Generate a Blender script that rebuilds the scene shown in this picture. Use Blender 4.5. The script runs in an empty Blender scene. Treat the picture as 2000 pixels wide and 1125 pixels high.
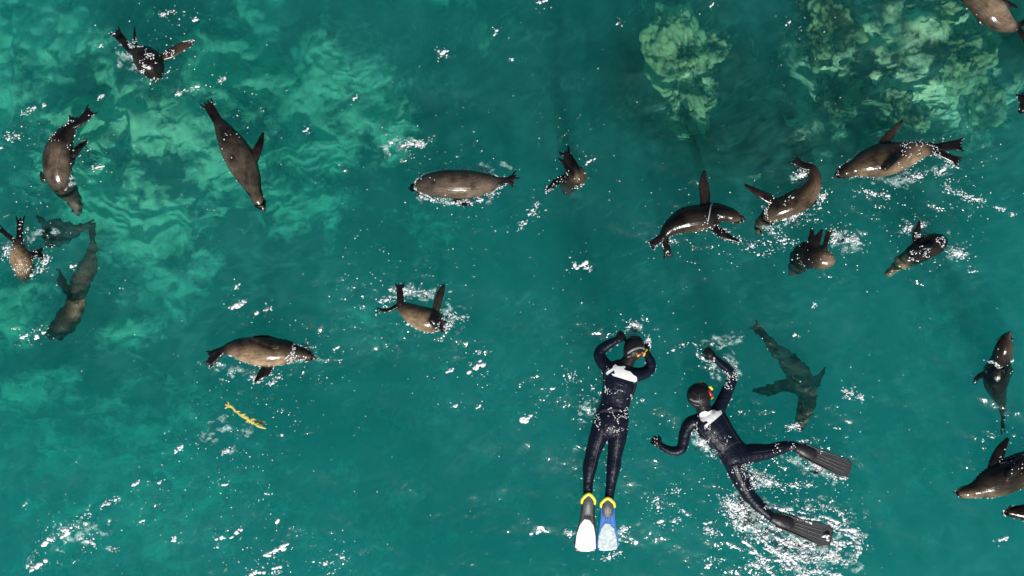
import bpy, bmesh, math, random
import numpy as np
from mathutils import Vector, kdtree
from mathutils.bvhtree import BVHTree

random.seed(7)
rng = np.random.default_rng(11)
scene = bpy.context.scene
COL = scene.collection

# ------------------------------------------------------------------ camera
H = 12.0                      # metres above the water
S = 10.6 / 2000.0             # metres of water surface per photo pixel
cam_d = bpy.data.cameras.new('camera')
cam_d.sensor_width = 36.0
cam_d.lens = 36.0 * H / 10.6
cam_d.clip_end = 500
cam = bpy.data.objects.new('camera', cam_d)
cam.location = (0, 0, H)
COL.objects.link(cam)
scene.camera = cam

# ------------------------------------------------------------------ sky and sun
ZEN = math.radians(45)
AZ = (0.06, -0.998)
to_sun = Vector((AZ[0] * math.sin(ZEN), AZ[1] * math.sin(ZEN), math.cos(ZEN))).normalized()
world = bpy.data.worlds.new('World')
scene.world = world
world.use_nodes = True
wn = world.node_tree
sky = wn.nodes.new('ShaderNodeTexSky')
sky.sky_type = 'NISHITA'
sky.sun_disc = False
sky.sun_elevation = math.pi / 2 - ZEN
sky.sun_rotation = math.atan2(to_sun.x, to_sun.y)
wn.links.new(sky.outputs[0], wn.nodes['Background'].inputs[0])
wn.nodes['Background'].inputs[1].default_value = 0.052
sun_d = bpy.data.lights.new('sun', 'SUN')
sun_d.energy = 4.9
sun_d.angle = math.radians(0.53)
sun_d.color = (1.0, 0.965, 0.91)
sun = bpy.data.objects.new('sun', sun_d)
sun.rotation_euler = to_sun.to_track_quat('Z', 'Y').to_euler()
sun.location = (0, 0, 30)
COL.objects.link(sun)

vs = scene.view_settings
vs.view_transform = 'Standard'
vs.look = 'None'
vs.gamma = 1.0
vs.exposure = 0.06
vs.use_curve_mapping = False
cy = scene.cycles
cy.max_bounces = 5
cy.volume_bounces = 2
cy.diffuse_bounces = 2
cy.glossy_bounces = 2
cy.transparent_max_bounces = 12
cy.use_denoising = True
cy.adaptive_threshold = 0.06
cy.sample_clamp_indirect = 4.0
try:
    cy.denoiser = 'OPENIMAGEDENOISE'
except Exception:
    pass


def P(px, py, z=0.0):
    """photo pixel on the plane z (z in pixel units) -> world point"""
    zz = z * S
    f = (H - zz) / H
    return Vector(((px - 1000.0) * S * f, -(py - 562.5) * S * f, zz))


# ------------------------------------------------------------------ noise
_LAT = rng.random((64, 64, 64)).astype(np.float32)


def vnoise(p):
    """value noise of points (n,3) in 0..1"""
    i = np.floor(p).astype(int)
    f = p - i
    f = f * f * (3 - 2 * f)
    r = 0
    for dx in (0, 1):
        for dy in (0, 1):
            for dz in (0, 1):
                w = (f[:, 0] if dx else 1 - f[:, 0]) * (f[:, 1] if dy else 1 - f[:, 1]) * (f[:, 2] if dz else 1 - f[:, 2])
                r = r + w * _LAT[(i[:, 0] + dx) & 63, (i[:, 1] + dy) & 63, (i[:, 2] + dz) & 63]
    return r


def fbm(p, octaves=4, gain=0.5):
    a, t, r = 1.0, 0.0, 0
    for k in range(octaves):
        r = r + a * vnoise(p * (2.03 ** k) + 17.3 * k)
        t += a
        a *= gain
    return r / t


# ------------------------------------------------------------------ materials
def new_mat(name):
    m = bpy.data.materials.new(name)
    m.use_nodes = True
    nt = m.node_tree
    return m, nt, nt.nodes, nt.links, nt.nodes['Principled BSDF']


def rgba(c):
    return (c[0], c[1], c[2], 1.0)


def plain(name, col, rough=0.5, spec=0.5, noise=0.12, scale=30.0, bump=0.0, coat=0.0):
    m, nt, N, L, b = new_mat(name)
    tc = N.new('ShaderNodeTexCoord')
    nz = N.new('ShaderNodeTexNoise')
    nz.inputs['Scale'].default_value = scale
    nz.inputs['Detail'].default_value = 5
    L.new(tc.outputs['Object'], nz.inputs['Vector'])
    mp = N.new('ShaderNodeMapRange')
    mp.inputs['To Min'].default_value = 1 - noise
    mp.inputs['To Max'].default_value = 1 + noise
    L.new(nz.outputs['Fac'], mp.inputs['Value'])
    mx = N.new('ShaderNodeVectorMath')
    mx.operation = 'SCALE'
    mx.inputs[0].default_value = col
    L.new(mp.outputs[0], mx.inputs['Scale'])
    L.new(mx.outputs[0], b.inputs['Base Color'])
    b.inputs['Roughness'].default_value = rough
    b.inputs['Specular IOR Level'].default_value = spec
    b.inputs['Coat Weight'].default_value = coat
    b.inputs['Coat Roughness'].default_value = 0.15
    if bump:
        bp = N.new('ShaderNodeBump')
        bp.inputs['Strength'].default_value = bump
        bp.inputs['Distance'].default_value = 0.01
        L.new(nz.outputs['Fac'], bp.inputs['Height'])
        L.new(bp.outputs[0], b.inputs['Normal'])
    return m


def mat_water():
    m, nt, N, L, b = new_mat('sea_water')
    N.remove(b)
    out = N['Material Output']
    tc = N.new('ShaderNodeTexCoord')
    at = N.new('ShaderNodeAttribute')
    at.attribute_name = 'chop'
    n1 = N.new('ShaderNodeTexNoise')
    n1.inputs['Scale'].default_value = 16.0
    n1.inputs['Detail'].default_value = 2.0
    n1.inputs['Distortion'].default_value = 0.4
    L.new(tc.outputs['Object'], n1.inputs['Vector'])
    mr = N.new('ShaderNodeMapRange')
    mr.inputs['From Max'].default_value = 1.0
    mr.inputs['To Min'].default_value = 0.08
    mr.inputs['To Max'].default_value = 0.75
    L.new(at.outputs['Fac'], mr.inputs['Value'])
    bp = N.new('ShaderNodeBump')
    bp.inputs['Distance'].default_value = 0.028
    L.new(mr.outputs[0], bp.inputs['Strength'])
    L.new(n1.outputs['Fac'], bp.inputs['Height'])
    fr = N.new('ShaderNodeFresnel')
    fr.inputs['IOR'].default_value = 1.333
    L.new(bp.outputs[0], fr.inputs['Normal'])
    gl = N.new('ShaderNodeBsdfGlossy')
    gl.inputs['Roughness'].default_value = 0.12
    L.new(bp.outputs[0], gl.inputs['Normal'])
    g2 = N.new('ShaderNodeBsdfGlossy')
    g2.inputs['Roughness'].default_value = 0.3
    L.new(bp.outputs[0], g2.inputs['Normal'])
    gm = N.new('ShaderNodeMixShader')
    gm.inputs[0].default_value = 0.2
    L.new(gl.outputs[0], gm.inputs[1])
    L.new(g2.outputs[0], gm.inputs[2])
    tr = N.new('ShaderNodeBsdfTransparent')
    mix = N.new('ShaderNodeMixShader')
    L.new(fr.outputs[0], mix.inputs[0])
    L.new(tr.outputs[0], mix.inputs[1])
    L.new(gm.outputs[0], mix.inputs[2])
    L.new(mix.outputs[0], out.inputs['Surface'])
    # absorption per metre is density x (1 - colour), scattering is density x colour
    va = N.new('ShaderNodeVolumeAbsorption')
    va.inputs['Color'].default_value = (0.0, 0.876, 0.878, 1)
    va.inputs['Density'].default_value = 0.46
    vsn = N.new('ShaderNodeVolumeScatter')
    vsn.inputs['Color'].default_value = (0.12, 0.89, 0.825, 1)
    vsn.inputs['Density'].default_value = 0.185
    ad = N.new('ShaderNodeAddShader')
    L.new(va.outputs[0], ad.inputs[0])
    L.new(vsn.outputs[0], ad.inputs[1])
    L.new(ad.outputs[0], out.inputs['Volume'])
    return m


def mat_seabed(name, dark, pale, scale, lo, hi, attr=True, warm=None):
    """weed-dark rock with pale scoured patches; where each patch lies comes from the mesh attribute"""
    m, nt, N, L, b = new_mat(name)
    tc = N.new('ShaderNodeTexCoord')
    wz = N.new('ShaderNodeTexNoise')
    wz.inputs['Scale'].default_value = scale * 1.9
    wz.inputs['Detail'].default_value = 5
    L.new(tc.outputs['Object'], wz.inputs['Vector'])
    ws = N.new('ShaderNodeVectorMath')
    ws.operation = 'SCALE'
    ws.inputs['Scale'].default_value = 1.5 / scale
    L.new(wz.outputs['Color'], ws.inputs[0])
    wa = N.new('ShaderNodeVectorMath')
    L.new(tc.outputs['Object'], wa.inputs[0])
    L.new(ws.outputs[0], wa.inputs[1])
    nz = N.new('ShaderNodeTexNoise')
    nz.inputs['Scale'].default_value = scale
    nz.inputs['Detail'].default_value = 7
    nz.inputs['Roughness'].default_value = 0.62
    L.new(wa.outputs[0], nz.inputs['Vector'])
    src = nz.outputs['Fac']
    if attr:
        at = N.new('ShaderNodeAttribute')
        at.attribute_name = 'pale'
        ad = N.new('ShaderNodeMath')
        L.new(src, ad.inputs[0])
        L.new(at.outputs['Fac'], ad.inputs[1])
        src = ad.outputs[0]
    mr = N.new('ShaderNodeMapRange')
    mr.inputs['From Min'].default_value = lo
    mr.inputs['From Max'].default_value = hi
    L.new(src, mr.inputs['Value'])
    n2 = N.new('ShaderNodeTexNoise')
    n2.inputs['Scale'].default_value = scale * 2.6
    n2.inputs['Detail'].default_value = 6
    L.new(wa.outputs[0], n2.inputs['Vector'])
    r1 = N.new('ShaderNodeValToRGB')
    r1.color_ramp.elements[0].position = 0.35
    r1.color_ramp.elements[0].color = rgba(dark)
    r1.color_ramp.elements[1].position = 0.7
    r1.color_ramp.elements[1].color = rgba(warm or tuple(2.4 * v for v in dark))
    L.new(n2.outputs['Fac'], r1.inputs[0])
    r2 = N.new('ShaderNodeValToRGB')
    r2.color_ramp.elements[0].position = 0.3
    r2.color_ramp.elements[0].color = rgba(tuple(0.62 * v for v in pale))
    r2.color_ramp.elements[1].position = 0.62
    r2.color_ramp.elements[1].color = rgba(pale)
    L.new(n2.outputs['Fac'], r2.inputs[0])
    mx = N.new('ShaderNodeMix')
    mx.data_type = 'RGBA'
    L.new(mr.outputs[0], mx.inputs[0])
    L.new(r1.outputs[0], mx.inputs[6])
    L.new(r2.outputs[0], mx.inputs[7])
    L.new(mx.outputs[2], b.inputs['Base Color'])
    b.inputs['Roughness'].default_value = 0.9
    b.inputs['Specular IOR Level'].default_value = 0.1
    return m


def mat_pelt(name='wet_seal_fur', spec=0.34):
    """wet fur: coat colour from the mesh, blotches, streaks combed along the body, skin folds and a wet gloss"""
    m, nt, N, L, b = new_mat(name)

    def noise(vec, scale, detail, rough=0.6):
        z = N.new('ShaderNodeTexNoise')
        z.inputs['Scale'].default_value = scale
        z.inputs['Detail'].default_value = detail
        z.inputs['Roughness'].default_value = rough
        L.new(vec, z.inputs['Vector'])
        return z.outputs['Fac']

    def remap(v, f0, f1, t0, t1):
        r = N.new('ShaderNodeMapRange')
        for k, q in zip(('From Min', 'From Max', 'To Min', 'To Max'), (f0, f1, t0, t1)):
            r.inputs[k].default_value = q
        L.new(v, r.inputs['Value'])
        return r.outputs[0]

    def scaled(vec, v):
        q = N.new('ShaderNodeVectorMath')
        q.operation = 'MULTIPLY'
        q.inputs[1].default_value = v
        L.new(vec, q.inputs[0])
        return q.outputs[0]

    def mul(p, q):
        k = N.new('ShaderNodeMath')
        k.operation = 'MULTIPLY'
        L.new(p, k.inputs[0])
        L.new(q, k.inputs[1])
        return k.outputs[0]
    at = N.new('ShaderNodeAttribute')
    at.attribute_name = 'coat'
    gr = N.new('ShaderNodeAttribute')
    gr.attribute_name = 'grain'
    tc = N.new('ShaderNodeTexCoord')
    blotch = noise(tc.outputs['Object'], 6.0, 5)
    streak = noise(scaled(gr.outputs['Vector'], (9, 75, 1)), 1.0, 4)
    fold = noise(scaled(gr.outputs['Vector'], (34, 3, 1)), 1.0, 2)
    f = mul(remap(blotch, .32, .66, .26, 1.55), remap(streak, .3, .7, .6, 1.4))
    mx = N.new('ShaderNodeVectorMath')
    mx.operation = 'SCALE'
    L.new(at.outputs['Color'], mx.inputs[0])
    L.new(f, mx.inputs['Scale'])
    L.new(mx.outputs[0], b.inputs['Base Color'])
    b.inputs['Specular IOR Level'].default_value = spec
    L.new(remap(streak, .3, .7, .11, .26), b.inputs['Roughness'])
    b1 = N.new('ShaderNodeBump')
    b1.inputs['Strength'].default_value = 0.14
    b1.inputs['Distance'].default_value = 0.010
    L.new(fold, b1.inputs['Height'])
    b2 = N.new('ShaderNodeBump')
    b2.inputs['Strength'].default_value = 0.3
    b2.inputs['Distance'].default_value = 0.004
    L.new(streak, b2.inputs['Height'])
    L.new(b1.outputs[0], b2.inputs['Normal'])
    L.new(b2.outputs[0], b.inputs['Normal'])
    return m


def mat_neoprene():
    m, nt, N, L, b = new_mat('wet_black_neoprene')
    at = N.new('ShaderNodeAttribute')
    at.attribute_name = 'coat'
    L.new(at.outputs['Color'], b.inputs['Base Color'])
    tc = N.new('ShaderNodeTexCoord')
    nz = N.new('ShaderNodeTexNoise')
    nz.inputs['Scale'].default_value = 22.0
    nz.inputs['Detail'].default_value = 5
    nz.inputs['Distortion'].default_value = 0.7
    L.new(tc.outputs['Object'], nz.inputs['Vector'])
    r = N.new('ShaderNodeMapRange')
    r.inputs['To Min'].default_value = 0.3
    r.inputs['To Max'].default_value = 0.45
    L.new(nz.outputs['Fac'], r.inputs['Value'])
    L.new(r.outputs[0], b.inputs['Roughness'])
    b.inputs['Specular IOR Level'].default_value = 0.22
    bp = N.new('ShaderNodeBump')
    gr = N.new('ShaderNodeAttribute')
    gr.attribute_name = 'grain'
    gv = N.new('ShaderNodeVectorMath')
    gv.operation = 'MULTIPLY'
    gv.inputs[1].default_value = (17, 8, 1)
    L.new(gr.outputs['Vector'], gv.inputs[0])
    wr = N.new('ShaderNodeTexNoise')
    wr.inputs['Scale'].default_value = 1.0
    wr.inputs['Detail'].default_value = 3
    wr.inputs['Distortion'].default_value = 1.2
    L.new(gv.outputs[0], wr.inputs['Vector'])
    b0 = N.new('ShaderNodeBump')
    b0.inputs['Strength'].default_value = 0.6
    b0.inputs['Distance'].default_value = 0.016
    L.new(wr.outputs['Fac'], b0.inputs['Height'])
    bp.inputs['Strength'].default_value = 0.4
    bp.inputs['Distance'].default_value = 0.010
    L.new(nz.outputs['Fac'], bp.inputs['Height'])
    L.new(b0.outputs[0], bp.inputs['Normal'])
    L.new(bp.outputs[0], b.inputs['Normal'])
    return m


M = {}
M['water'] = mat_water()
M['bed'] = mat_seabed('seabed', (0.005, 0.009, 0.007), (0.50, 0.66, 0.38), 2.7, 0.69, 0.88, warm=(0.022, 0.036, 0.016))
M['reef'] = mat_seabed('reef_rock', (0.008, 0.014, 0.008), (0.24, 0.36, 0.17), 6.5, 0.76, 1.14, warm=(0.03, 0.038, 0.016))
M['pelt'] = mat_pelt()
M['pelt_under'] = mat_pelt('seal_fur_under_water', 0.03)     # water on fur reflects next to nothing
M['suit'] = mat_neoprene()
M['foam'] = plain('sea_foam_and_glints', (0.88, 0.90, 0.90), 0.35, 0.5, 0.05)
M['black_rubber'] = plain('black_rubber', (0.014, 0.014, 0.016), 0.4, 0.45, 0.3, 40, 0.3)
M['grey_rubber'] = plain('grey_rubber', (0.085, 0.09, 0.095), 0.45, 0.4, 0.35, 26, 0.4)
M['charcoal_blade'] = plain('charcoal_fin_blade', (0.032, 0.032, 0.034), 0.4, 0.5, 0.45, 18, 0.4)
M['blue'] = plain('blue_fin_blade', (0.05, 0.19, 0.58), 0.35, 0.5, 0.3, 30, 0.3)
M['white'] = plain('white_print', (0.88, 0.88, 0.86), 0.5, 0.3, 0.05)
M['white_worn'] = plain('worn_white_panel', (0.58, 0.68, 0.68), 0.55, 0.3, 0.75, 26, 0.8)
M['yellow'] = plain('yellow_rubber', (0.78, 0.72, 0.03), 0.35, 0.5, 0.1)
M['orange'] = plain('orange_yellow_plastic', (0.66, 0.40, 0.03), 0.3, 0.5, 0.1)
M['red'] = plain('red_plastic', (0.55, 0.03, 0.03), 0.3, 0.5, 0.1)
M['strap'] = plain('grey_strap', (0.20, 0.21, 0.21), 0.35, 0.5, 0.2)
M['skin'] = plain('skin', (0.50, 0.30, 0.22), 0.5, 0.4, 0.1)
M['eye'] = plain('dark_eye', (0.01, 0.008, 0.007), 0.08, 0.6, 0.05)
M['nose'] = plain('nose_leather', (0.02, 0.017, 0.016), 0.35, 0.5, 0.1)
M['kelp'] = plain('golden_kelp', (0.62, 0.50, 0.13), 0.4, 0.4, 0.6, 60, 0.5)
M['seam'] = plain('suit_seam', (0.05, 0.052, 0.06), 0.5, 0.3, 0.2)
M['band'] = plain('pale_band', (0.30, 0.34, 0.38), 0.35, 0.5, 0.1)


# ------------------------------------------------------------------ mesh helpers
def link_mesh(name, me, mat, parent=None):
    o = bpy.data.objects.new(name, me)
    COL.objects.link(o)
    if mat is not None and not me.materials:
        me.materials.append(mat)
    if parent is not None:
        o.parent = parent
    return o


def mesh_np(name, V, F, smooth=True):
    me = bpy.data.meshes.new(name)
    V = np.asarray(V, dtype=np.float32)
    F = np.asarray(F, dtype=np.int32)
    k = F.shape[1]
    me.vertices.add(len(V))
    me.vertices.foreach_set('co', V.ravel())
    me.loops.add(F.size)
    me.loops.foreach_set('vertex_index', F.ravel())
    me.polygons.add(len(F))
    me.polygons.foreach_set('loop_start', np.arange(0, F.size, k, dtype=np.int32))
    if smooth:
        me.polygons.foreach_set('use_smooth', np.ones(len(F), dtype=bool))
    me.update(calc_edges=True)
    me.validate()
    return me


def tag(o, label, cat=None, group=None, kind=None):
    o['label'] = label
    if cat:
        o['category'] = cat
    if group:
        o['group'] = group
    if kind:
        o['kind'] = kind
    return o


def catmull(pts, step):
    """resample rows of control values (first three are a position) along a Catmull-Rom curve"""
    p = np.asarray(pts, float)
    if len(p) < 3:
        mid = (p[0] + p[-1]) / 2
        p = np.array([p[0], mid, p[-1]])
    q = np.vstack([2 * p[0] - p[1], p, 2 * p[-1] - p[-2]])
    out = []
    for i in range(1, len(q) - 2):
        n = max(2, int(np.linalg.norm(q[i + 1][:3] - q[i][:3]) / step))
        for t in np.arange(n) / n:
            a, b, c, d = q[i - 1], q[i], q[i + 1], q[i + 2]
            r = 0.5 * ((2 * b) + (c - a) * t + (2 * a - 5 * b + 4 * c - d) * t * t + (3 * b - a - 3 * c + d) * t ** 3)
            out.append(r)
    out.append(p[-1])
    return np.array(out)


class Shape:
    """closed tubes gathered in world units, later fused into one continuous skin"""

    def __init__(self):
        self.V, self.F, self.C, self.G, self.n = [], [], [], [], 0

    def add(self, V, F, C, G=None):
        self.V.append(np.asarray(V))
        self.F += [tuple(i + self.n for i in f) for f in F]
        self.C.append(np.asarray(C))
        self.G.append(np.asarray(G) if G is not None else np.asarray(V)[:, :2] * 1.0)
        self.n += len(V)

    def tube(self, pts, colfun, n=16, step=7.0, up=(0, 0, 1)):
        """pts rows: px, py, z, half width, half height, tone (, roll degrees): all lengths in photo pixels"""
        rows = [tuple(r) + (0.0,) * (7 - len(r)) for r in pts]
        c = catmull(rows, step)
        c[:, 3:5] = np.maximum(c[:, 3:5], 0.6)
        pos = np.array([P(r[0], r[1], r[2]) for r in c])
        T = np.gradient(pos, axis=0)
        T /= np.linalg.norm(T, axis=1)[:, None] + 1e-9
        upv = np.array(up, float)
        side = np.cross(T, upv)
        ln = np.linalg.norm(side, axis=1)
        for i in range(len(side)):
            if ln[i] < 0.15:
                side[i] = side[i - 1] if i else np.array([1.0, 0, 0])
        side /= np.linalg.norm(side, axis=1)[:, None]
        nor = np.cross(side, T)
        V, C, G = [], [], []
        arc = np.concatenate([[0], np.cumsum(np.linalg.norm(np.diff(pos, axis=0), axis=1))])
        for i, r in enumerate(c):
            ro = math.radians(r[6])
            s = side[i] * math.cos(ro) + nor[i] * math.sin(ro)
            u = -side[i] * math.sin(ro) + nor[i] * math.cos(ro)
            for k in range(n):
                a = 2 * math.pi * k / n
                d = s * math.cos(a) * r[3] * S + u * math.sin(a) * r[4] * S
                V.append(pos[i] + d)
                nn = s * math.cos(a) + u * math.sin(a)
                C.append(colfun(r[5], nn))
                G.append((arc[i] + self.n * 0.37, a * r[3] * S))
        F = []
        m = len(c)
        for i in range(m - 1):
            for k in range(n):
                k2 = (k + 1) % n
                F.append((i * n + k, i * n + k2, (i + 1) * n + k2, (i + 1) * n + k))
        V.append(pos[0] - T[0] * S * c[0][3] * 0.5)
        V.append(pos[-1] + T[-1] * S * c[-1][3] * 0.5)
        C.append(colfun(c[0][5], -T[0]))
        C.append(colfun(c[-1][5], T[-1]))
        G.append((arc[0] + self.n * 0.37, math.pi * c[0][3] * S))
        G.append((arc[-1] + self.n * 0.37, math.pi * c[-1][3] * S))
        a, b = m * n, m * n + 1
        for k in range(n):
            k2 = (k + 1) % n
            F.append((a, k2, k))
            F.append((b, (m - 1) * n + k, (m - 1) * n + k2))
        self.add(V, F, C, G)

    def ball(self, px, py, z, rx, ry, rz, col, rot=0.0, tilt=0.0):
        """ellipsoid; rot turns it in plan, tilt leans it"""
        c = np.array(P(px, py, z))
        V, F = [], []
        nu, nv = 16, 10
        for j in range(1, nv):
            th = math.pi * j / nv
            for i in range(nu):
                ph = 2 * math.pi * i / nu
                V.append((rx * math.sin(th) * math.cos(ph), ry * math.sin(th) * math.sin(ph), rz * math.cos(th)))
        V += [(0, 0, rz), (0, 0, -rz)]
        V = np.array(V) * S
        ct, st = math.cos(tilt), math.sin(tilt)
        V = V @ np.array([[1, 0, 0], [0, ct, st], [0, -st, ct]])
        cr, sr = math.cos(rot), math.sin(rot)
        V = V @ np.array([[cr, sr, 0], [-sr, cr, 0], [0, 0, 1]])
        for j in range(nv - 2):
            for i in range(nu):
                i2 = (i + 1) % nu
                F.append((j * nu + i, (j + 1) * nu + i, (j + 1) * nu + i2, j * nu + i2))
        a, b = (nv - 1) * nu, (nv - 1) * nu + 1
        for i in range(nu):
            i2 = (i + 1) % nu
            F.append((a, i, i2))
            F.append((b, (nv - 2) * nu + i2, (nv - 2) * nu + i))
        self.add(V + c, F, [col] * len(V))

    def fuse(self, name, voxel=0.0065, smooth=3, wobble=0.0):
        """one continuous mesh from all tubes; coat colour carried over"""
        V = np.vstack(self.V)
        C = np.vstack(self.C)
        me = bpy.data.meshes.new('tmp')
        me.from_pydata(V.tolist(), [], self.F)
        bm = bmesh.new()
        bm.from_mesh(me)
        bmesh.ops.recalc_face_normals(bm, faces=bm.faces)
        bm.to_mesh(me)
        bm.free()
        ob = bpy.data.objects.new('tmp', me)
        COL.objects.link(ob)
        r = ob.modifiers.new('r', 'REMESH')
        r.mode = 'VOXEL'
        r.voxel_size = voxel
        s = ob.modifiers.new('s', 'SMOOTH')
        s.factor = 0.5
        s.iterations = smooth
        dg = bpy.context.evaluated_depsgraph_get()
        out = bpy.data.meshes.new_from_object(ob.evaluated_get(dg))
        bpy.data.objects.remove(ob)
        bpy.data.meshes.remove(me)
        out.name = name
        n = len(out.vertices)
        co = np.empty(n * 3, np.float32)
        out.vertices.foreach_get('co', co)
        co = co.reshape(-1, 3)
        kd = kdtree.KDTree(len(V))
        for i, v in enumerate(V):
            kd.insert(v, i)
        kd.balance()
        G = np.vstack(self.G)
        nb = [kd.find_n(v, 4) for v in co]
        idx = np.array([[q[1] for q in r] for r in nb])
        w = 1.0 / (np.array([[q[2] for q in r] for r in nb]) + 1e-3) ** 2
        w /= w.sum(1, keepdims=True)
        col = (C[idx] * w[:, :, None]).sum(1)
        g0 = G[idx[:, 0]]
        near = np.abs(G[idx] - g0[:, None]).max(2) < 0.09     # never blend across the seam or between limbs
        w = w * near
        w /= w.sum(1, keepdims=True)
        grain = (G[idx] * w[:, :, None]).sum(1)
        ne = len(out.edges)
        e = np.empty(ne * 2, np.int32)
        out.edges.foreach_get('vertices', e)
        e = e.reshape(-1, 2)
        deg = np.bincount(e.ravel(), minlength=n)[:, None] + 1
        for _ in range(6):
            acc = col.copy()
            np.add.at(acc, e[:, 0], col[e[:, 1]])
            np.add.at(acc, e[:, 1], col[e[:, 0]])
            col = acc / deg
        if wobble:
            d = np.stack([vnoise(co * 22 + k * 9.1) - 0.5 for k in range(2)], 1)
            d2 = np.stack([vnoise(co * 55 + k * 5.3) - 0.5 for k in range(2)], 1)
            depth = np.clip(-co[:, 2:3] / 0.25, 0, 1)
            co[:, :2] += (d * 0.05 + d2 * 0.010) * wobble * depth
            out.vertices.foreach_set('co', co.ravel())
        ga = out.attributes.new('grain', 'FLOAT_VECTOR', 'POINT')
        ga.data.foreach_set('vector', np.hstack([grain, np.zeros((n, 1))]).astype(np.float32).ravel())
        a = out.attributes.new('coat', 'FLOAT_COLOR', 'POINT')
        a.data.foreach_set('color', np.hstack([col, np.ones((n, 1))]).astype(np.float32).ravel())
        out.polygons.foreach_set('use_smooth', np.ones(len(out.polygons), dtype=bool))
        out.update()
        return out, co


# ------------------------------------------------------------------ the sea surface
CHOP = [  # disturbed water: px, py, radius, strength
    (290, 100, 85, 1.0), (390, 165, 55, .8), (330, 45, 60, .6), (120, 300, 85, .9), (50, 260, 60, .6), (40, 480, 80, 1.0), (90, 400, 60, .6),
    (470, 290, 70, .45), (790, 288, 55, .9), (900, 370, 95, .6), (930, 282, 35, .7), (1110, 340, 60, .7), (1040, 415, 45, .7),
    (1350, 440, 90, .8), (1420, 470, 60, .7), (1550, 380, 60, .7), (1540, 430, 80, .8), (1620, 480, 80, 1.0), (1800, 470, 90, 1.0), (1720, 360, 80, .9),
    (1860, 300, 60, .8), (1880, 380, 90, .8), (820, 590, 100, 1.0), (540, 700, 110, .9), (440, 720, 70, .7), (710, 490, 60, .6), (700, 580, 70, .7),
    (1140, 520, 45, .6), (1240, 650, 45, 1.0), (1200, 800, 95, .8), (1400, 700, 60, .8), (1420, 860, 110, .8), (1550, 1020, 150, 1.0), (1600, 900, 80, 1.0),
    (1310, 1000, 70, .8), (140, 1050, 90, .7), (330, 940, 110, .6), (500, 1070, 110, .7), (450, 850, 100, .8), (570, 800, 90, .7), (1960, 690, 60, .5),
    (1950, 880, 70, .7), (1050, 760, 70, .5), (920, 710, 60, .6), (868, 100, 30, .8), (1100, 240, 40, .6), (1590, 70, 45, .6), (650, 1090, 60, .7),
    (500, 200, 80, .45), (180, 300, 60, .5), (240, 580, 70, .4), (1170, 1040, 60, .9), (1100, 700, 60, .4), (1660, 770, 50, .7), (1390, 1100, 50, .6),
]
RINGS = [(300, 90, 130, 24, 1.0), (110, 330, 90, 26, .7), (480, 330, 90, 30, .5), (900, 360, 120, 34, .5), (820, 600, 90, 24, .7), (1600, 490, 90, 24, .8),
         (1800, 480, 80, 24, .7), (1240, 670, 70, 20, .7), (1560, 1030, 130, 30, 1.0), (1370, 430, 110, 28, .6), (520, 690, 110, 28, .6), (640, 430, 160, 40, .35)]
_wave_rng = np.random.default_rng(5)


def _waves(n, l0, l1, slope, spread):
    w = []
    for _ in range(n):
        lam = math.exp(_wave_rng.uniform(math.log(l0), math.log(l1)))
        th = math.radians(62) + _wave_rng.normal(0, spread)
        k = 2 * math.pi / lam
        w.append((k * math.cos(th), k * math.sin(th), _wave_rng.uniform(0, 6.283), slope / k * math.sqrt(2.0 / n)))
    return w


W_LONG = _waves(14, 0.9, 4.0, 0.055, 0.5)
W_MID = _waves(30, 0.2, 0.8, 0.10, 0.7)
W_RIP = _waves(60, 0.065, 0.22, 1.0, 0.9)


def chop_at(x, y):
    px, py = x / S + 1000, -y / S + 562.5
    c = np.full_like(x, 0.14)
    for (a, b, r, s) in CHOP:
        d2 = ((px - a) ** 2 + (py - b) ** 2) / (r * r)
        c = np.maximum(c, s * np.exp(-d2 * 1.1))
    p = np.stack([x * 2.2, y * 3.0, np.zeros_like(x)], 1)
    c = c * (0.25 + 1.25 * np.clip((fbm(p, 3) - 0.3) / 0.35, 0, 1))
    big = fbm(np.stack([x * 0.5 + 3, y * 0.7, np.zeros_like(x) + 5.5], 1), 3)
    return np.clip(c + 0.22 * np.clip((big - 0.5) * 5, 0, 1), 0, 1.1)


def sea_height(x, y):
    x = np.asarray(x, float)
    y = np.asarray(y, float)
    q = np.stack([x * 0.8, y * 0.8, np.zeros_like(x)], 1)
    wx = x + 0.35 * (vnoise(q) - 0.5)
    wy = y + 0.35 * (vnoise(q + 31.7) - 0.5)
    h = np.zeros_like(x)
    for (kx, ky, ph, a) in W_LONG + W_MID:
        h += a * np.sin(kx * wx + ky * wy + ph)
    c = chop_at(x, y)
    rip = np.zeros_like(x)
    for (kx, ky, ph, a) in W_RIP:
        rip += a * np.sin(kx * wx + ky * wy + ph)
    h += rip * 0.30 * c
    px, py = x / S + 1000, -y / S + 562.5
    for (a, b, r, lam, s) in RINGS:
        d = np.hypot(px - a, py - b)
        env = np.exp(-((d - r * 0.75) / (r * 0.45)) ** 2)
        h += s * 0.0042 * np.cos(2 * math.pi * d / lam + 2.0 * vnoise(q * 2 + a)) * env
    return h, c


def axis(half, fine, far):
    a = np.arange(0, half + 1e-6, fine)
    out = list(a)
    st = fine
    while out[-1] < far:
        st *= 1.35
        out.append(out[-1] + st)
    o = np.array(out)
    return np.concatenate([-o[:0:-1], o])


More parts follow.
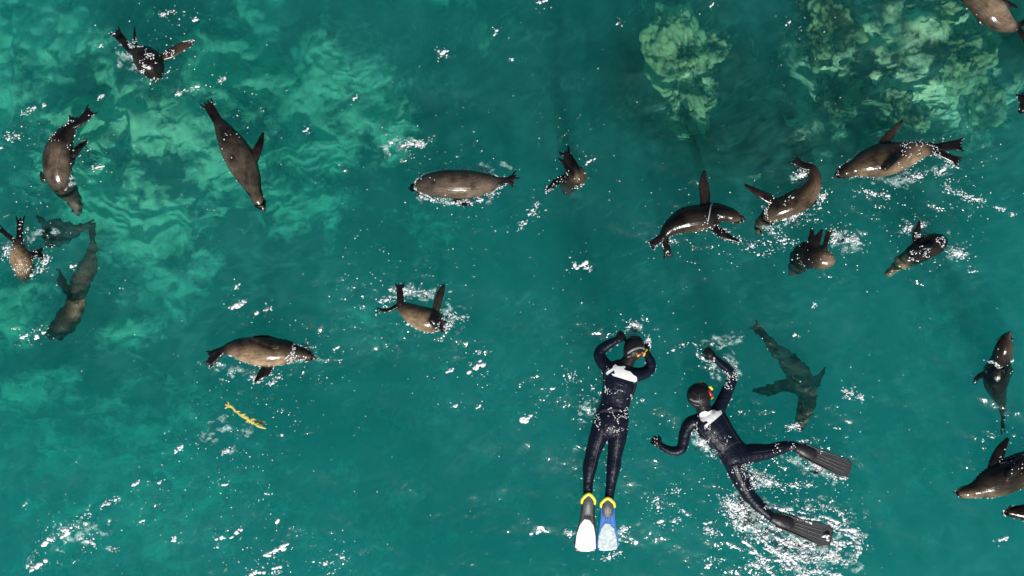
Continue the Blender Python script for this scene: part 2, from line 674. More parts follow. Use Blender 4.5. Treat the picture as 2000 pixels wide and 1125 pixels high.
def build_sea():
    xs, ys = axis(6.0, 0.0165, 40), axis(3.7, 0.0165, 40)
    nx, ny = len(xs), len(ys)
    X, Y = np.meshgrid(xs, ys)
    x, y = X.ravel(), Y.ravel()
    h, c = sea_height(x, y)
    out = (np.abs(x) > 6.3) | (np.abs(y) > 4.0)
    h[out] *= 0.3
    V = np.stack([x, y, h], 1)
    i = np.arange(nx * ny).reshape(ny, nx)
    F = np.stack([i[:-1, :-1], i[:-1, 1:], i[1:, 1:], i[1:, :-1]], -1).reshape(-1, 4)
    # skirt and floor close the body of water
    ring = np.concatenate([i[0, :], i[1:, -1], i[-1, -2::-1], i[-2:0:-1, 0]])
    n0 = len(V)
    B = V[ring].copy()
    B[:, 2] = -9.0
    V = np.vstack([V, B])
    j = np.arange(len(ring))
    j2 = (j + 1) % len(ring)
    F = np.vstack([F, np.stack([ring[j], n0 + j, n0 + j2, ring[j2]], 1)])
    me = mesh_np('sea_water', V, F)
    bm = bmesh.new()
    bm.from_mesh(me)
    bm.verts.ensure_lookup_table()
    bm.faces.new([bm.verts[n0 + k] for k in range(len(ring))][::-1])
    bm.to_mesh(me)
    bm.free()
    a = me.attributes.new('chop', 'FLOAT', 'POINT')
    a.data.foreach_set('value', np.concatenate([c, np.zeros(len(ring))]).astype(np.float32))
    o = link_mesh('sea_water', me, M['water'])
    tag(o, 'clear teal sea water with ripples and sun glints', kind='structure')


build_sea()


def build_cloud():
    """streaks of bubbles and silt under the surface, also imitating rippled light"""
    m, nt, N, L, b = new_mat('bubble_and_light_streaks')
    N.remove(b)
    out = N['Material Output']
    tc = N.new('ShaderNodeTexCoord')

    def noise(scale, sc, detail, dist, rough=.55):
        v = N.new('ShaderNodeVectorMath')
        v.operation = 'MULTIPLY'
        v.inputs[1].default_value = sc
        r = N.new('ShaderNodeVectorRotate')
        r.inputs['Angle'].default_value = math.radians(-24)
        r.inputs['Axis'].default_value = (0, 0, 1)
        L.new(tc.outputs['Object'], r.inputs['Vector'])
        L.new(r.outputs[0], v.inputs[0])
        z = N.new('ShaderNodeTexNoise')
        z.inputs['Scale'].default_value = scale
        z.inputs['Detail'].default_value = detail
        z.inputs['Roughness'].default_value = rough
        z.inputs['Distortion'].default_value = dist
        L.new(v.outputs[0], z.inputs['Vector'])
        return z.outputs['Fac']

    def remap(v, f0, f1, t0, t1):
        r = N.new('ShaderNodeMapRange')
        for k, q in zip(('From Min', 'From Max', 'To Min', 'To Max'), (f0, f1, t0, t1)):
            r.inputs[k].default_value = q
        L.new(v, r.inputs['Value'])
        return r.outputs[0]
    a = remap(noise(0.55, (1, 1.3, 0), 1, 0.5), .40, .68, .06, 1.0)
    c = remap(noise(2.6, (1, 1.9, 0), 4, 1.1, .62), .42, .72, 0.0, 1.0)
    mu = N.new('ShaderNodeMath')
    mu.operation = 'MULTIPLY'
    L.new(a, mu.inputs[0])
    L.new(c, mu.inputs[1])
    # thin threads imitating ripple light lines, where a second noise crosses its middle value
    rid = N.new('ShaderNodeMath')
    rid.operation = 'SUBTRACT'
    rid.inputs[1].default_value = .5
    L.new(noise(2.2, (1, 2.1, 0), 2, 1.6, .5), rid.inputs[0])
    ab = N.new('ShaderNodeMath')
    ab.operation = 'ABSOLUTE'
    L.new(rid.outputs[0], ab.inputs[0])
    gate = remap(noise(1.1, (1, 1.2, 0), 1, 0.0), .45, .62, 0.0, 1.0)
    th = N.new('ShaderNodeMath')
    th.operation = 'MULTIPLY'
    L.new(remap(ab.outputs[0], 0.0, .035, .75, 0.0), th.inputs[0])
    L.new(gate, th.inputs[1])
    sm = N.new('ShaderNodeMath')
    L.new(mu.outputs[0], sm.inputs[0])
    L.new(th.outputs[0], sm.inputs[1])
    mu = sm
    den = N.new('ShaderNodeMath')
    den.operation = 'MULTIPLY'
    den.inputs[1].default_value = 0.85
    L.new(mu.outputs[0], den.inputs[0])
    v = N.new('ShaderNodeVolumeScatter')
    v.inputs['Color'].default_value = (0.22, 0.98, 0.90, 1)
    L.new(den.outputs[0], v.inputs['Density'])
    L.new(v.outputs[0], out.inputs['Volume'])
    x, y, z0, z1 = 9.0, 6.0, -0.30, -0.09
    V = [(sx * x, sy * y, z) for z in (z0, z1) for sx, sy in ((-1, -1), (1, -1), (1, 1), (-1, 1))]
    F = [(3, 2, 1, 0), (4, 5, 6, 7), (0, 1, 5, 4), (1, 2, 6, 5), (2, 3, 7, 6), (3, 0, 4, 7)]
    me = bpy.data.meshes.new('bubble_and_light_streaks')
    me.from_pydata(V, [], F)
    o = link_mesh('bubble_and_light_streaks', me, m)
    tag(o, 'faint clouds of fine bubbles under the surface, streaks imitating rippled light', 'bubbles', kind='stuff')


build_cloud()

# ------------------------------------------------------------------ the seabed
PALE = [  # pale scoured rock and sand under the water: px, py, radius x, radius y, strength
    (60, 60, 90, 70, .35), (170, 90, 120, 90, .30), (520, 20, 60, 60, .50), (470, 130, 120, 90, .38), (610, 160, 110, 80, .50), (720, 190, 80, 90, .45),
    (300, 250, 130, 80, .42), (200, 380, 120, 80, .40), (310, 440, 90, 70, .52), (450, 330, 90, 60, .36), (590, 400, 90, 60, .48), (620, 300, 90, 60, .38),
    (320, 560, 90, 60, .44), (60, 600, 80, 70, .36), (250, 650, 60, 50, .40), (120, 760, 90, 50, .30), (770, 230, 60, 110, .36), (830, 430, 60, 50, .30),
    (930, 60, 100, 60, .28), (860, 10, 80, 40, .32), (390, 520, 60, 50, .36), (700, 620, 50, 40, .24), (770, 660, 40, 40, .24), (30, 200, 60, 80, .35),
    (1230, 20, 60, 50, .28), (250, 950, 420, 200, .30), (650, 1000, 300, 150, .24), (900, 800, 260, 160, .2), (1100, 950, 400, 150, .2), (1800, 650, 200, 120, .22), (1750, 950, 260, 200, .2),
    (1450, 220, 300, 130, -.45), (1700, 240, 300, 120, -.3), (1120, 200, 120, 160, -.3),
    (1310, 60, 60, 60, .36), (1345, 190, 60, 90, .38), (1600, 120, 90, 120, .40), (1690, 60, 70, 60, .32), (1760, 180, 90, 90, .40), (1880, 190, 90, 90, .42), (1820, 40, 110, 50, .42), (1620, 230, 50, 40, .34),
]
SHALLOW = [(300, 250, 560, 430, 3.7), (180, 620, 360, 260, 2.9), (700, 180, 360, 300, 3.3), (760, 600, 300, 160, 1.6), (1350, 130, 340, 300, 4.8), (1750, 110, 480, 300, 5.0), (1080, 120, 280, 260, 3.6), (1480, 250, 420, 180, 4.8), (300, 980, 600, 300, 1.0)]


def blob(px, py, rows):
    r = np.zeros_like(px)
    for (a, b, rx, ry, s) in rows:
        d2 = ((px - a) / rx) ** 2 + ((py - b) / ry) ** 2
        e = s * np.exp(-d2 * 0.9)
        r = np.where(e < 0, r + e, np.maximum(r, e))
    return r


def build_seabed():
    xs, ys = axis(7.5, 0.05, 60), axis(5.0, 0.05, 60)
    nx, ny = len(xs), len(ys)
    X, Y = np.meshgrid(xs, ys)
    x, y = X.ravel(), Y.ravel()
    px0, py0 = x / S * 0.9 + 1000, -y / S * 0.9 + 562.5
    f = H / (H + np.clip(5.6 - blob(px0, py0, SHALLOW), .7, 5.6))     # seen through the water at that depth
    px, py = x / S * f + 1000, -y / S * f + 562.5
    p = np.stack([x, y, np.zeros_like(x)], 1)
    h = -5.6 + blob(px, py, SHALLOW)
    h += (fbm(p * 0.9, 4) - 0.5) * 1.0
    r = fbm(p * 2.3 + 5.5, 4)
    h += np.abs(r - 0.5) * -1.5 + 0.15
    h = np.clip(h, -7.5, -0.68)
    V = np.stack([x, y, h], 1)
    i = np.arange(nx * ny).reshape(ny, nx)
    F = np.stack([i[:-1, :-1], i[:-1, 1:], i[1:, 1:], i[1:, :-1]], -1).reshape(-1, 4)
    me = mesh_np('seabed', V, F)
    pale = blob(px, py, PALE) + (fbm(p * 1.4 + 9, 3) - 0.5) * 0.22 + 0.10 * np.exp(-(((px - 250) / 520) ** 2 + ((py - 260) / 380) ** 2))
    a = me.attributes.new('pale', 'FLOAT', 'POINT')
    a.data.foreach_set('value', pale.astype(np.float32))
    o = link_mesh('seabed', me, M['bed'])
    tag(o, 'weedy rock seabed with pale scoured patches', kind='structure')


build_seabed()


def reef_rock(px, py, depth, rx, ry, rz, rot, seed, pale, label):
    """boulder under water; px, py and radii in photo pixels, depth in metres to its middle"""
    bm = bmesh.new()
    bmesh.ops.create_icosphere(bm, subdivisions=6, radius=1.0)
    me = bpy.data.meshes.new('reef_rock')
    bm.to_mesh(me)
    bm.free()
    n = len(me.vertices)
    co = np.empty(n * 3, np.float32)
    me.vertices.foreach_get('co', co)
    co = co.reshape(-1, 3)
    f = (H + depth) / H
    nz = fbm(co * 1.7 + seed * 3.1, 4, .45)
    n2 = fbm(co * 5.0 + seed, 4)
    crack = np.abs(fbm(co * 2.6 + seed * 1.7, 3) - 0.5)
    r = 0.6 + 1.25 * (nz - 0.3) + 0.2 * (n2 - 0.5) - 0.2 * np.clip(0.06 - crack, 0, 1) * 5
    v = co * r[:, None] * np.array([rx, ry, rz]) * S * f
    c, s = math.cos(rot), math.sin(rot)
    v = v @ np.array([[c, s, 0], [-s, c, 0], [0, 0, 1]])
    me.vertices.foreach_set('co', v.astype(np.float32).ravel())
    me.polygons.foreach_set('use_smooth', np.ones(len(me.polygons), dtype=bool))
    a = me.attributes.new('pale', 'FLOAT', 'POINT')
    pl = pale + (nz - 0.5) * 1.0 - np.clip(0.05 - crack, 0, 1) * 6
    a.data.foreach_set('value', pl.astype(np.float32))
    me.update()
    o = link_mesh('reef_rock', me, M['reef'])
    depth = depth * 0.55 + 0.30
    w = P(px, py, -depth / S)
    o.location = w
    tag(o, label, 'rock', 'submerged reef rocks at the top right')
    return o


ROCKS = [
    (1325, 120, 1.4, 70, 125, 64, 0.35, 1, .62, 'long pale green submerged rock, leftmost of the reef, pointing down right'),
    (1388, 92, 1.35, 42, 40, 44, 0.2, 2, .46, 'small round pale submerged rock touching the right side of the long reef rock'),
    (1345, 215, 1.6, 54, 50, 54, 0.0, 3, .52, 'submerged rock at the lower end of the long pale reef rock'),
    (1610, 55, 1.25, 75, 85, 70, 0.1, 4, .36, 'mottled yellow green submerged rock at the top edge right of the dark channel'),
    (1640, 170, 1.7, 50, 75, 60, -0.3, 5, .32, 'dark weedy submerged rock with pale streaks below the mottled top edge rock'),
    (1760, 190, 1.5, 46, 80, 60, 0.3, 6, .42, 'submerged rock with pale blotches just above the seal with a raised flipper'),
    (1860, 120, 1.5, 86, 74, 72, 0.5, 7, .52, 'broad pale green submerged rock near the right edge below the corner seal'),
    (1820, 18, 1.35, 70, 45, 60, 0.1, 8, .42, 'bright green submerged rock at the top edge left of the corner seal'),
    (1915, 195, 1.8, 44, 66, 50, 0.1, 9, .36, 'submerged rock with faint blue green top close to the right edge'),
    (1700, 60, 1.8, 60, 90, 60, 0.0, 10, .10, 'dark brown submerged rock between the two bright rocks at the top edge'),
]
for r in ROCKS:
    reef_rock(*r)

# ------------------------------------------------------------------ fur seals
BLACK = np.array((0.006, 0.0055, 0.006))
BROWN = np.array((0.054, 0.038, 0.024))
TAN = np.array((0.34, 0.225, 0.125))


def tone_col(t):
    t = min(max(t, 0.0), 1.0)
    if t < 0.5:
        return BLACK + (BROWN - BLACK) * (t * 2)
    return BROWN + (TAN - BROWN) * (t * 2 - 1)


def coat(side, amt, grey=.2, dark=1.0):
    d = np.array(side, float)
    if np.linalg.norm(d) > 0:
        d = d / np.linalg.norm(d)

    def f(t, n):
        c = tone_col(t + 1.35 * amt * (float(n @ d) - 0.35))  # paler belly, plus lit-side lightening and edge darkening put into the colour
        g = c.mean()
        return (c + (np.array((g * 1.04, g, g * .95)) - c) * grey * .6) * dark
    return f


FOAM = []          # (x, y, z, radius) of every bubble
SEAL_GROUP = 'fur seals swimming around the two divers'


def waterline(co, e, density, size=(0.55, 1.7), gap=0.45, seed=0.0):
    """bubbles where a skin breaks the surface"""
    a, b = co[e[:, 0]], co[e[:, 1]]
    za = a[:, 2] - 0.004
    zb = b[:, 2] - 0.004
    hit = np.nonzero(za * zb < 0)[0]
    if not len(hit):
        return
    p = (a[hit] + b[hit]) / 2
    keep = vnoise(np.stack([p[:, 0] * 7, p[:, 1] * 7, np.full(len(p), seed)], 1)) > gap
    p = p[keep]
    pick = rng.random(len(p)) < density
    for q in p[pick]:
        r = (size[0] + (size[1] - size[0]) * rng.random() ** 2) * S
        FOAM.append((q[0] + rng.normal(0, 1.8) * S, q[1] + rng.normal(0, 1.8) * S, max(q[2], 0) + 0.004, r))


def sprinkle(me, co, n, zmin=-0.05, size=(0.6, 1.5), part=None):
    """drops and bubbles lying on the upper side of a skin"""
    nor = np.empty(len(co) * 3, np.float32)
    me.vertices.foreach_get('normal', nor)
    nor = nor.reshape(-1, 3)
    ok = (nor[:, 2] > 0.3) & (co[:, 2] > zmin)
    if part is not None:
        px = co[:, 0] / S + 1000
        py = -co[:, 1] / S + 562.5
        ok &= (np.hypot(px - part[0], py - part[1]) < part[2])
    idx = np.nonzero(ok)[0]
    if not len(idx):
        return
    cl = vnoise(co[idx] * 16.0 + 3.0)
    idx = idx[cl > 0.58]
    n = int(n * .7)
    if not len(idx):
        return
    for i in rng.choice(idx, min(n, len(idx)), replace=False):
        q = co[i]
        FOAM.append((q[0], q[1], max(q[2], -0.004) + 0.003, rng.uniform(*size) * S))


def digits(sh, cf, a, b, w, t, tone, n=4, fan=0.22):
    """tapering toes that end a hind flipper: from a to b, overall half width w"""
    a = np.array(a, float)
    b = np.array(b, float)
    d = b - a
    L = np.linalg.norm(d[:2]) + 1e-6
    s = np.array([-d[1], d[0], 0]) / L
    for k in range(n):
        u = (k / (n - 1) - 0.5) * 2
        m = a + d * 0.62
        e = a + d * (1.0 - 0.13 * (1 - abs(u)) + random.uniform(-.06, .06)) + s * u * w * (1.0 + fan)
        m2 = m + s * u * w * 0.8
        r = w / n * 0.95
        sh.tube([(*m2, r, t, tone), (*((m2 + e) / 2), r, t, tone), (*e, r * 0.35, t * 0.7, tone)], cf, n=8, step=4)


def hind(sh, cf, a, b, w0, w1, t=3.0, tone=0.03, bend=0.0, roll=0.0, toes=4):
    a = np.array(a, float)
    b = np.array(b, float)
    d = b - a
    L = np.linalg.norm(d[:2]) + 1e-6
    s = np.array([-d[1], d[0], 0]) / L
    c1 = a + d * 0.4 + s * bend * L
    c2 = a + d * 0.78 + s * bend * L * 0.5
    sh.tube([(*a, w0, max(t, w0 * 0.6), tone, roll), (*c1, (w0 + w1) / 2, t, tone, roll), (*c2, w1, t * 0.8, tone, roll)], cf, n=12, step=4)
    if toes:
        digits(sh, cf, c1, b, w1, t * 0.75, tone, toes)


def fore(sh, cf, pts, w, t=3.2, tone=0.03, roll=0.0):
    """fore flipper: root, ..., tip; broad near the root, swept and tapering to the tip"""
    k = len(pts) - 1
    rows = []
    prof = [0.85, 1.05, 1.0, 0.72, 0.3]
    for i, p in enumerate(pts):
        u = i / k * (len(prof) - 1)
        j = min(int(u), len(prof) - 2)
        ww = prof[j] + (prof[j + 1] - prof[j]) * (u - j)
        rows.append((*p, w * ww, t * (1.5 - 0.8 * i / k), tone, roll))
    sh.tube(rows, cf, n=12, step=4)


def small_ball(name, parent, mat, c, r, squash=(1, 1, 1), rot=0.0):
    bm = bmesh.new()
    bmesh.ops.create_icosphere(bm, subdivisions=2, radius=1.0)
    me = bpy.data.meshes.new(name)
    for v in bm.verts:
        v.co = Vector((v.co.x * squash[0], v.co.y * squash[1], v.co.z * squash[2])) * r
    bm.to_mesh(me)
    bm.free()
    me.polygons.foreach_set('use_smooth', np.ones(len(me.polygons), dtype=bool))
    o = link_mesh(name, me, mat, parent)
    o.location = c
    o.rotation_euler.z = rot
    return o


def seal(label, spine, side=(0, 0, 1), amt=0.12, zs=1.0, grey=.2, dark=1.0, fores=(), hinds=(), line=0.35, spray=0, part=None, face=True, wobble=0.0, gap=0.45, ears=True):
    """spine rows from nose to tail: px, py, z, half width, half height, tone"""
    sh = Shape()
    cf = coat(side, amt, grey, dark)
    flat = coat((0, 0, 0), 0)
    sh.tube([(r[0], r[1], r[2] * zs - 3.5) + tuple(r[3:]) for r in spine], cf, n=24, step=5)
    for f in fores:
        fore(sh, flat, **dict(f, pts=[(p[0], p[1], p[2] * zs) for p in f['pts']]))
    for h in hinds:
        hind(sh, flat, **dict(h, a=(h['a'][0], h['a'][1], h['a'][2] * zs), b=(h['b'][0], h['b'][1], h['b'][2] * zs)))
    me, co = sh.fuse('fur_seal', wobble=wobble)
    # origin of the thing: under the middle of its body
    mid = P(*spine[len(spine) // 2][:2], 0)
    o = link_mesh('fur_seal', me, M['pelt'] if zs == 1.0 else M['pelt_under'])
    tag(o, label, 'seal', SEAL_GROUP)
    e = np.empty(len(me.edges) * 2, np.int32)
    me.edges.foreach_get('vertices', e)
    if line:
        waterline(co, e.reshape(-1, 2), line, gap=gap, seed=spine[0][0] * 0.13)
    if spray:
        sprinkle(me, co, spray, part=part)
    if face:
        n0 = np.array(spine[0], float)
        n1 = np.array(spine[1], float)
        n2 = np.array(spine[2], float)
        nose = P(*n0[:3])
        head = P(*n1[:3])
        d = (nose - head)
        d.normalize()
        s = d.cross(Vector((0, 0, 1)))
        s.normalize()
        u = s.cross(d)
        rot = math.atan2(d.y, d.x)
        hw = n1[3] * S
        small_ball('nose', o, M['nose'], nose + d * n0[3] * S * 0.45 + u * 0.003, max(n0[3] * S * 0.62, 0.012), (0.7, 1, 0.8), rot)
        mid = nose.lerp(head, 0.55)
        rm = (n0[3] * 0.45 + n1[3] * 0.55) * S
        for k in (-1, 1):
            small_ball('eye', o, M['eye'], mid + s * k * rm * 0.72 + u * rm * 0.62, 0.014)
        if ears:
            bk = P(*n1[:3]).lerp(P(*n2[:3]), 0.25)
            for k in (-1, 1):
                ew = (n1[3] * 0.75 + n2[3] * 0.25) * S
                small_ball('ear', o, M['pelt_ear'], bk + s * k * (ew + 0.004) + u * 0.01, 0.024, (1.5, 0.32, 0.4), rot + k * 0.5)
    return o


M['pelt_ear'] = plain('seal_ear', (0.018, 0.014, 0.011), 0.4, 0.4, 0.2)

# --- left side of the picture
seal('dark seal diving head down at top left with tail flippers raised',
     grey=0.3, dark=0.55, spine=[(304, 162, -34, 5, 5, .25), (303, 152, -18, 11, 11, .2), (300, 137, 2, 22, 20, .06), (290, 120, 12, 27, 22, .12), (274, 106, 8, 20, 17, .2), (259, 96, 3, 11, 9, .06), (250, 88, 2, 6, 5, .02)],
     side=(-.3, -.6, .6), amt=.12,
     fores=[dict(pts=[(318, 112, 2), (334, 104, 3), (352, 93, 3), (368, 86, 2), (381, 78, 0)], w=10, tone=.3), dict(pts=[(268, 100, 4), (264, 84, 4), (263, 66, 4), (263, 52, 2)], w=3.4, t=3)],
     hinds=[dict(a=(256, 98, 4), b=(221, 57, 4), w0=8, w1=9)], line=.5, spray=330, face=False)
seal('glossy brown seal near left edge, body bent, head underwater pointing down right',
     grey=0.5, dark=1.0, spine=[(152, 417, -48, 6, 6, .45), (150, 404, -42, 12, 11, .5), (143, 386, -32, 15, 14, .42), (128, 368, -16, 23, 20, .34), (115, 342, 0, 27, 23, .46), (112, 308, 8, 28, 24, .5), (119, 280, 7, 24, 21, .4), (131, 259, 3, 17, 14, .18), (141, 245, 2, 10, 8, .05), (147, 236, 2, 6, 5, .02)],
     side=(.2, -.3, .9), amt=.14,
     fores=[dict(pts=[(138, 322, -4), (142, 305, 1), (152, 291, 2), (163, 281, 2), (172, 274, 0)], w=7), dict(pts=[(100, 352, -12), (88, 350, -14), (83, 345, -14), (80, 336, -16)], w=8, tone=.2)],
     hinds=[dict(a=(144, 246, 3), b=(182, 211, 2), w0=7, w1=10, bend=.05), dict(a=(138, 248, 4), b=(143, 226, 3), w0=6, w1=7, toes=3)], line=.35, spray=60, part=(140, 250, 45), wobble=.6)
seal('slim grey brown seal with one flipper held out, heading down right at upper left',
     grey=0.55, dark=1.15, spine=[(516, 410, 0, 4, 4, .4), (512, 403, 1, 7, 6.5, .5), (505, 392, 3, 12.5, 11, .5), (498, 376, 2, 14, 13, .44), (487, 348, 2, 23, 20, .42), (472, 316, 4, 29, 23, .46), (456, 287, 4, 27, 22, .44), (441, 262, 3, 20, 17, .34), (430, 243, 2, 13, 11, .22), (424, 232, 2, 8, 6, .05)],
     side=(.3, -.6, .7), amt=.12,
     fores=[dict(pts=[(482, 330, 0), (494, 314, 1), (502, 294, 2), (509, 277, 2), (514, 259, 0)], w=9.5, tone=.12)],
     hinds=[dict(a=(429, 242, 2), b=(401, 196, 2), w0=10, w1=10.5, tone=.06)], line=.12, spray=14, gap=.6)
seal('small tan seal at left edge with hind flippers raised and head submerged',
     grey=0.1, dark=1.1, spine=[(47, 553, -46, 3, 3, .45), (47, 544, -38, 9, 9, .45), (46, 528, -18, 19, 17, .5), (42, 508, 2, 22, 19, .62), (37, 490, 6, 17, 15, .8), (35, 476, 3, 10, 9, .5), (35, 468, 2, 6, 6, .05)],
     side=(0, 0, 1), amt=.14,
     fores=[dict(pts=[(56, 500, 0), (66, 497, 2), (76, 492, 2), (83, 484, 1)], w=7), dict(pts=[(72, 492, 1), (80, 500, 1), (83, 512, 0)], w=6)],
     hinds=[dict(a=(38, 474, 4), b=(40, 421, 6), w0=7, w1=7, toes=3), dict(a=(32, 474, 3), b=(-4, 444, 2), w0=5, w1=5, toes=3)], line=.6, spray=90, wobble=.6, face=False)
seal('dark submerged seal seen as a shadowy blob above the long submerged seal at left',
     [(84, 452, -150, 10, 8, .06), (92, 452, -150, 24, 20, .0), (110, 455, -150, 29, 24, .0), (130, 452, -150, 21, 18, .0), (150, 448, -145, 11, 10, .04), (166, 444, -140, 7, 5, .03)],
     fores=[dict(pts=[(90, 440, -150), (78, 428, -155), (70, 424, -160)], w=8)], hinds=[dict(a=(160, 446, -140), b=(186, 436, -140), w0=7, w1=8, toes=3)], line=0, face=False, wobble=1.0, zs=.42)
seal('long submerged brown seal swimming down left below the tan seal at left',
     [(96, 655, -215, 9, 8, .4), (112, 646, -205, 18, 16, .2), (130, 628, -190, 22, 20, .22), (145, 604, -175, 19, 17, .5), (148, 582, -160, 17, 15, .56), (155, 558, -150, 19, 16, .45), (166, 532, -145, 18, 15, .28), (176, 505, -140, 14, 12, .22), (180, 482, -135, 8, 7, .2), (181, 466, -135, 5, 5, .1)],
     side=(.7, 0, .5), amt=.18,
     fores=[dict(pts=[(140, 575, -155), (127, 560, -155), (118, 542, -150), (110, 526, -150)], w=8), dict(pts=[(150, 600, -170), (158, 612, -180), (156, 620, -190)], w=8)],
     hinds=[dict(a=(181, 474, -135), b=(178, 432, -130), w0=5, w1=8, toes=3)], line=0, face=False, wobble=1.0, zs=.42)
# --- middle
seal('rounded grey brown seal back in the upper middle, tail flippers to the right',
     grey=0.5, dark=1.35, spine=[(801, 368, -14, 4, 4, .2), (812, 366, -9, 11, 10, .16), (830, 362, -2, 20, 18, .34), (860, 360, 3, 27, 24, .46), (895, 360, 4, 29, 25, .5), (928, 360, 3, 26, 22, .5), (955, 358, 1, 19, 16, .46), (974, 356, -1, 11, 10, .25), (985, 355, 0, 6, 6, .03)],
     side=(0, -.4, .9), amt=.1,
     fores=[dict(pts=[(880, 384, -4), (892, 393, -1), (906, 398, 1), (921, 400, 0)], w=5.5)],
     hinds=[dict(a=(974, 352, 2), b=(1012, 340, 4), w0=6, w1=6.5, bend=.12, toes=3), dict(a=(974, 360, 2), b=(1008, 359, 3), w0=6, w1=6.5, bend=-.14, toes=3)], line=.75, gap=.34, spray=10)
seal('small curled seal, brown rump up and dark flippers folded, right of the rounded seal back',
     grey=0.2, dark=0.8, spine=[(1106, 375, -60, 6, 6, .4), (1108, 367, -44, 14, 13, .4), (1113, 356, -18, 19, 17, .3), (1121, 348, 2, 21, 18, .2), (1129, 343, 9, 20, 18, .56), (1137, 340, 6, 15, 15, .62)],
     side=(0, -.5, .8), amt=.12,
     fores=[dict(pts=[(1100, 346, -4), (1090, 353, 0), (1078, 363, 2), (1065, 374, 0)], w=7.5, tone=0)],
     hinds=[dict(a=(1128, 334, 18), b=(1099, 289, 8), w0=8, w1=9, roll=12, toes=3, tone=.01), dict(a=(1118, 340, 14), b=(1100, 304, 4), w0=9, w1=9, toes=3, tone=0)], line=.5, spray=46, face=False, wobble=.5)
seal('mottled brown seal with two flippers stretched up, near the middle, head underwater',
     grey=0.1, dark=1.05, spine=[(872, 645, -20, 5, 5, .2), (864, 638, -12, 13, 11, .2), (849, 629, 2, 22, 18, .56), (826, 622, 5, 24, 20, .66), (803, 611, 4, 19, 17, .6), (786, 600, 2, 12, 11, .4), (777, 594, 2, 7, 7, .04)],
     side=(-.2, -.8, .5), amt=.2,
     fores=[dict(pts=[(850, 610, 2), (854, 594, 5), (859, 578, 6), (864, 564, 6), (867, 555, 5)], w=8, tone=.14), dict(pts=[(842, 622, 22), (850, 630, 20), (858, 638, 14), (866, 648, 5)], w=8, tone=0)],
     hinds=[dict(a=(782, 594, 4), b=(781, 551, 5), w0=7, w1=7.5), dict(a=(778, 596, 3), b=(733, 606, 2), w0=5, w1=3.6, bend=-.12, toes=2)], line=.4, spray=40, face=False, part=(866, 640, 20))
seal('tan bellied seal lying on its side facing right, above the floating kelp',
     grey=0.15, dark=1.1, spine=[(614, 700, 0, 4, 4, .55), (607, 697, 1, 7, 6.5, .45), (596, 692, 2, 12.5, 11, .3), (582, 689, 0, 15, 14, .34), (560, 687, 1, 24, 20, .5), (530, 687, 4, 28, 23, .62), (498, 686, 4, 27, 23, .72), (470, 681, 4, 22, 19, .62), (450, 681, 3, 14, 12, .4), (436, 685, 2, 9, 8, .1)],
     side=(-.1, -.9, .35), amt=.26,
     fores=[dict(pts=[(528, 708, -2), (520, 722, 1), (510, 734, 2), (498, 745, 0)], w=11, tone=.05), dict(pts=[(545, 676, 22), (525, 670, 22), (508, 664, 18), (490, 660, 11)], w=6, tone=.2), dict(pts=[(540, 664, 2), (520, 659, 3), (495, 657, 2)], w=5, tone=0)],
     hinds=[dict(a=(438, 684, 2), b=(402, 716, 2), w0=7, w1=7.5), dict(a=(436, 682, 2), b=(403, 694, 1), w0=6, w1=6, toes=3)], line=.55, spray=110, part=(578, 688, 24))
# --- right side
seal('dark seal with a pale band across its neck, facing right with one flipper straight up',
     grey=0.35, dark=0.6, spine=[(1453, 429, 8, 4.5, 4.5, .62), (1444, 427, 9, 7.5, 7, .55), (1430, 422, 11, 14, 13, .42), (1413, 417, 8, 17, 15, .16), (1394, 418, 3, 23, 20, .1), (1368, 425, 3, 26, 22, .34), (1340, 430, 3, 26, 21, .3), (1316, 441, 2, 19, 16, .2), (1301, 454, 1, 12, 10, .12), (1295, 464, 1, 8, 7, .04)],
     side=(.1, -.7, .3), amt=.3,
     fores=[dict(pts=[(1376, 402, 2), (1377, 384, 4), (1375, 366, 6), (1374, 350, 6), (1376, 333, 4)], w=10.5, tone=.1), dict(pts=[(1388, 440, -4), (1404, 452, -1), (1420, 462, 1), (1443, 472, 0)], w=9.5)],
     hinds=[dict(a=(1296, 460, 2), b=(1267, 482, 1), w0=7, w1=7.5), dict(a=(1298, 464, 1), b=(1306, 506, -3), w0=7, w1=8, tone=.1)], line=.3, spray=40, part=(1390, 445, 30))
seal('brown seal curved like a bow, tail flipper curling up left, beside the banded seal',
     grey=0.1, dark=0.85, spine=[(1477, 456, -26, 4, 4, .5), (1484, 444, -22, 11, 10, .46), (1497, 428, -12, 16, 14, .46), (1516, 412, -2, 20, 18, .42), (1542, 400, 3, 23, 20, .46), (1567, 387, 5, 23, 20, .54), (1585, 366, 5, 19, 17, .56), (1591, 345, 3, 13, 12, .44), (1586, 331, 2, 10, 9, .2), (1577, 323, 2, 7, 6, .04)],
     side=(.5, -.6, .6), amt=.16,
     fores=[dict(pts=[(1518, 396, 0), (1500, 387, 3), (1480, 376, 5), (1455, 361, 3)], w=9.5, tone=.14), dict(pts=[(1558, 398, 0), (1572, 402, 3), (1584, 400, 3), (1596, 392, 1)], w=6)],
     hinds=[dict(a=(1584, 328, 2), b=(1547, 309, 3), w0=8, w1=8.5, bend=-.08)], line=.4, spray=60, part=(1525, 410, 32), wobble=.7)
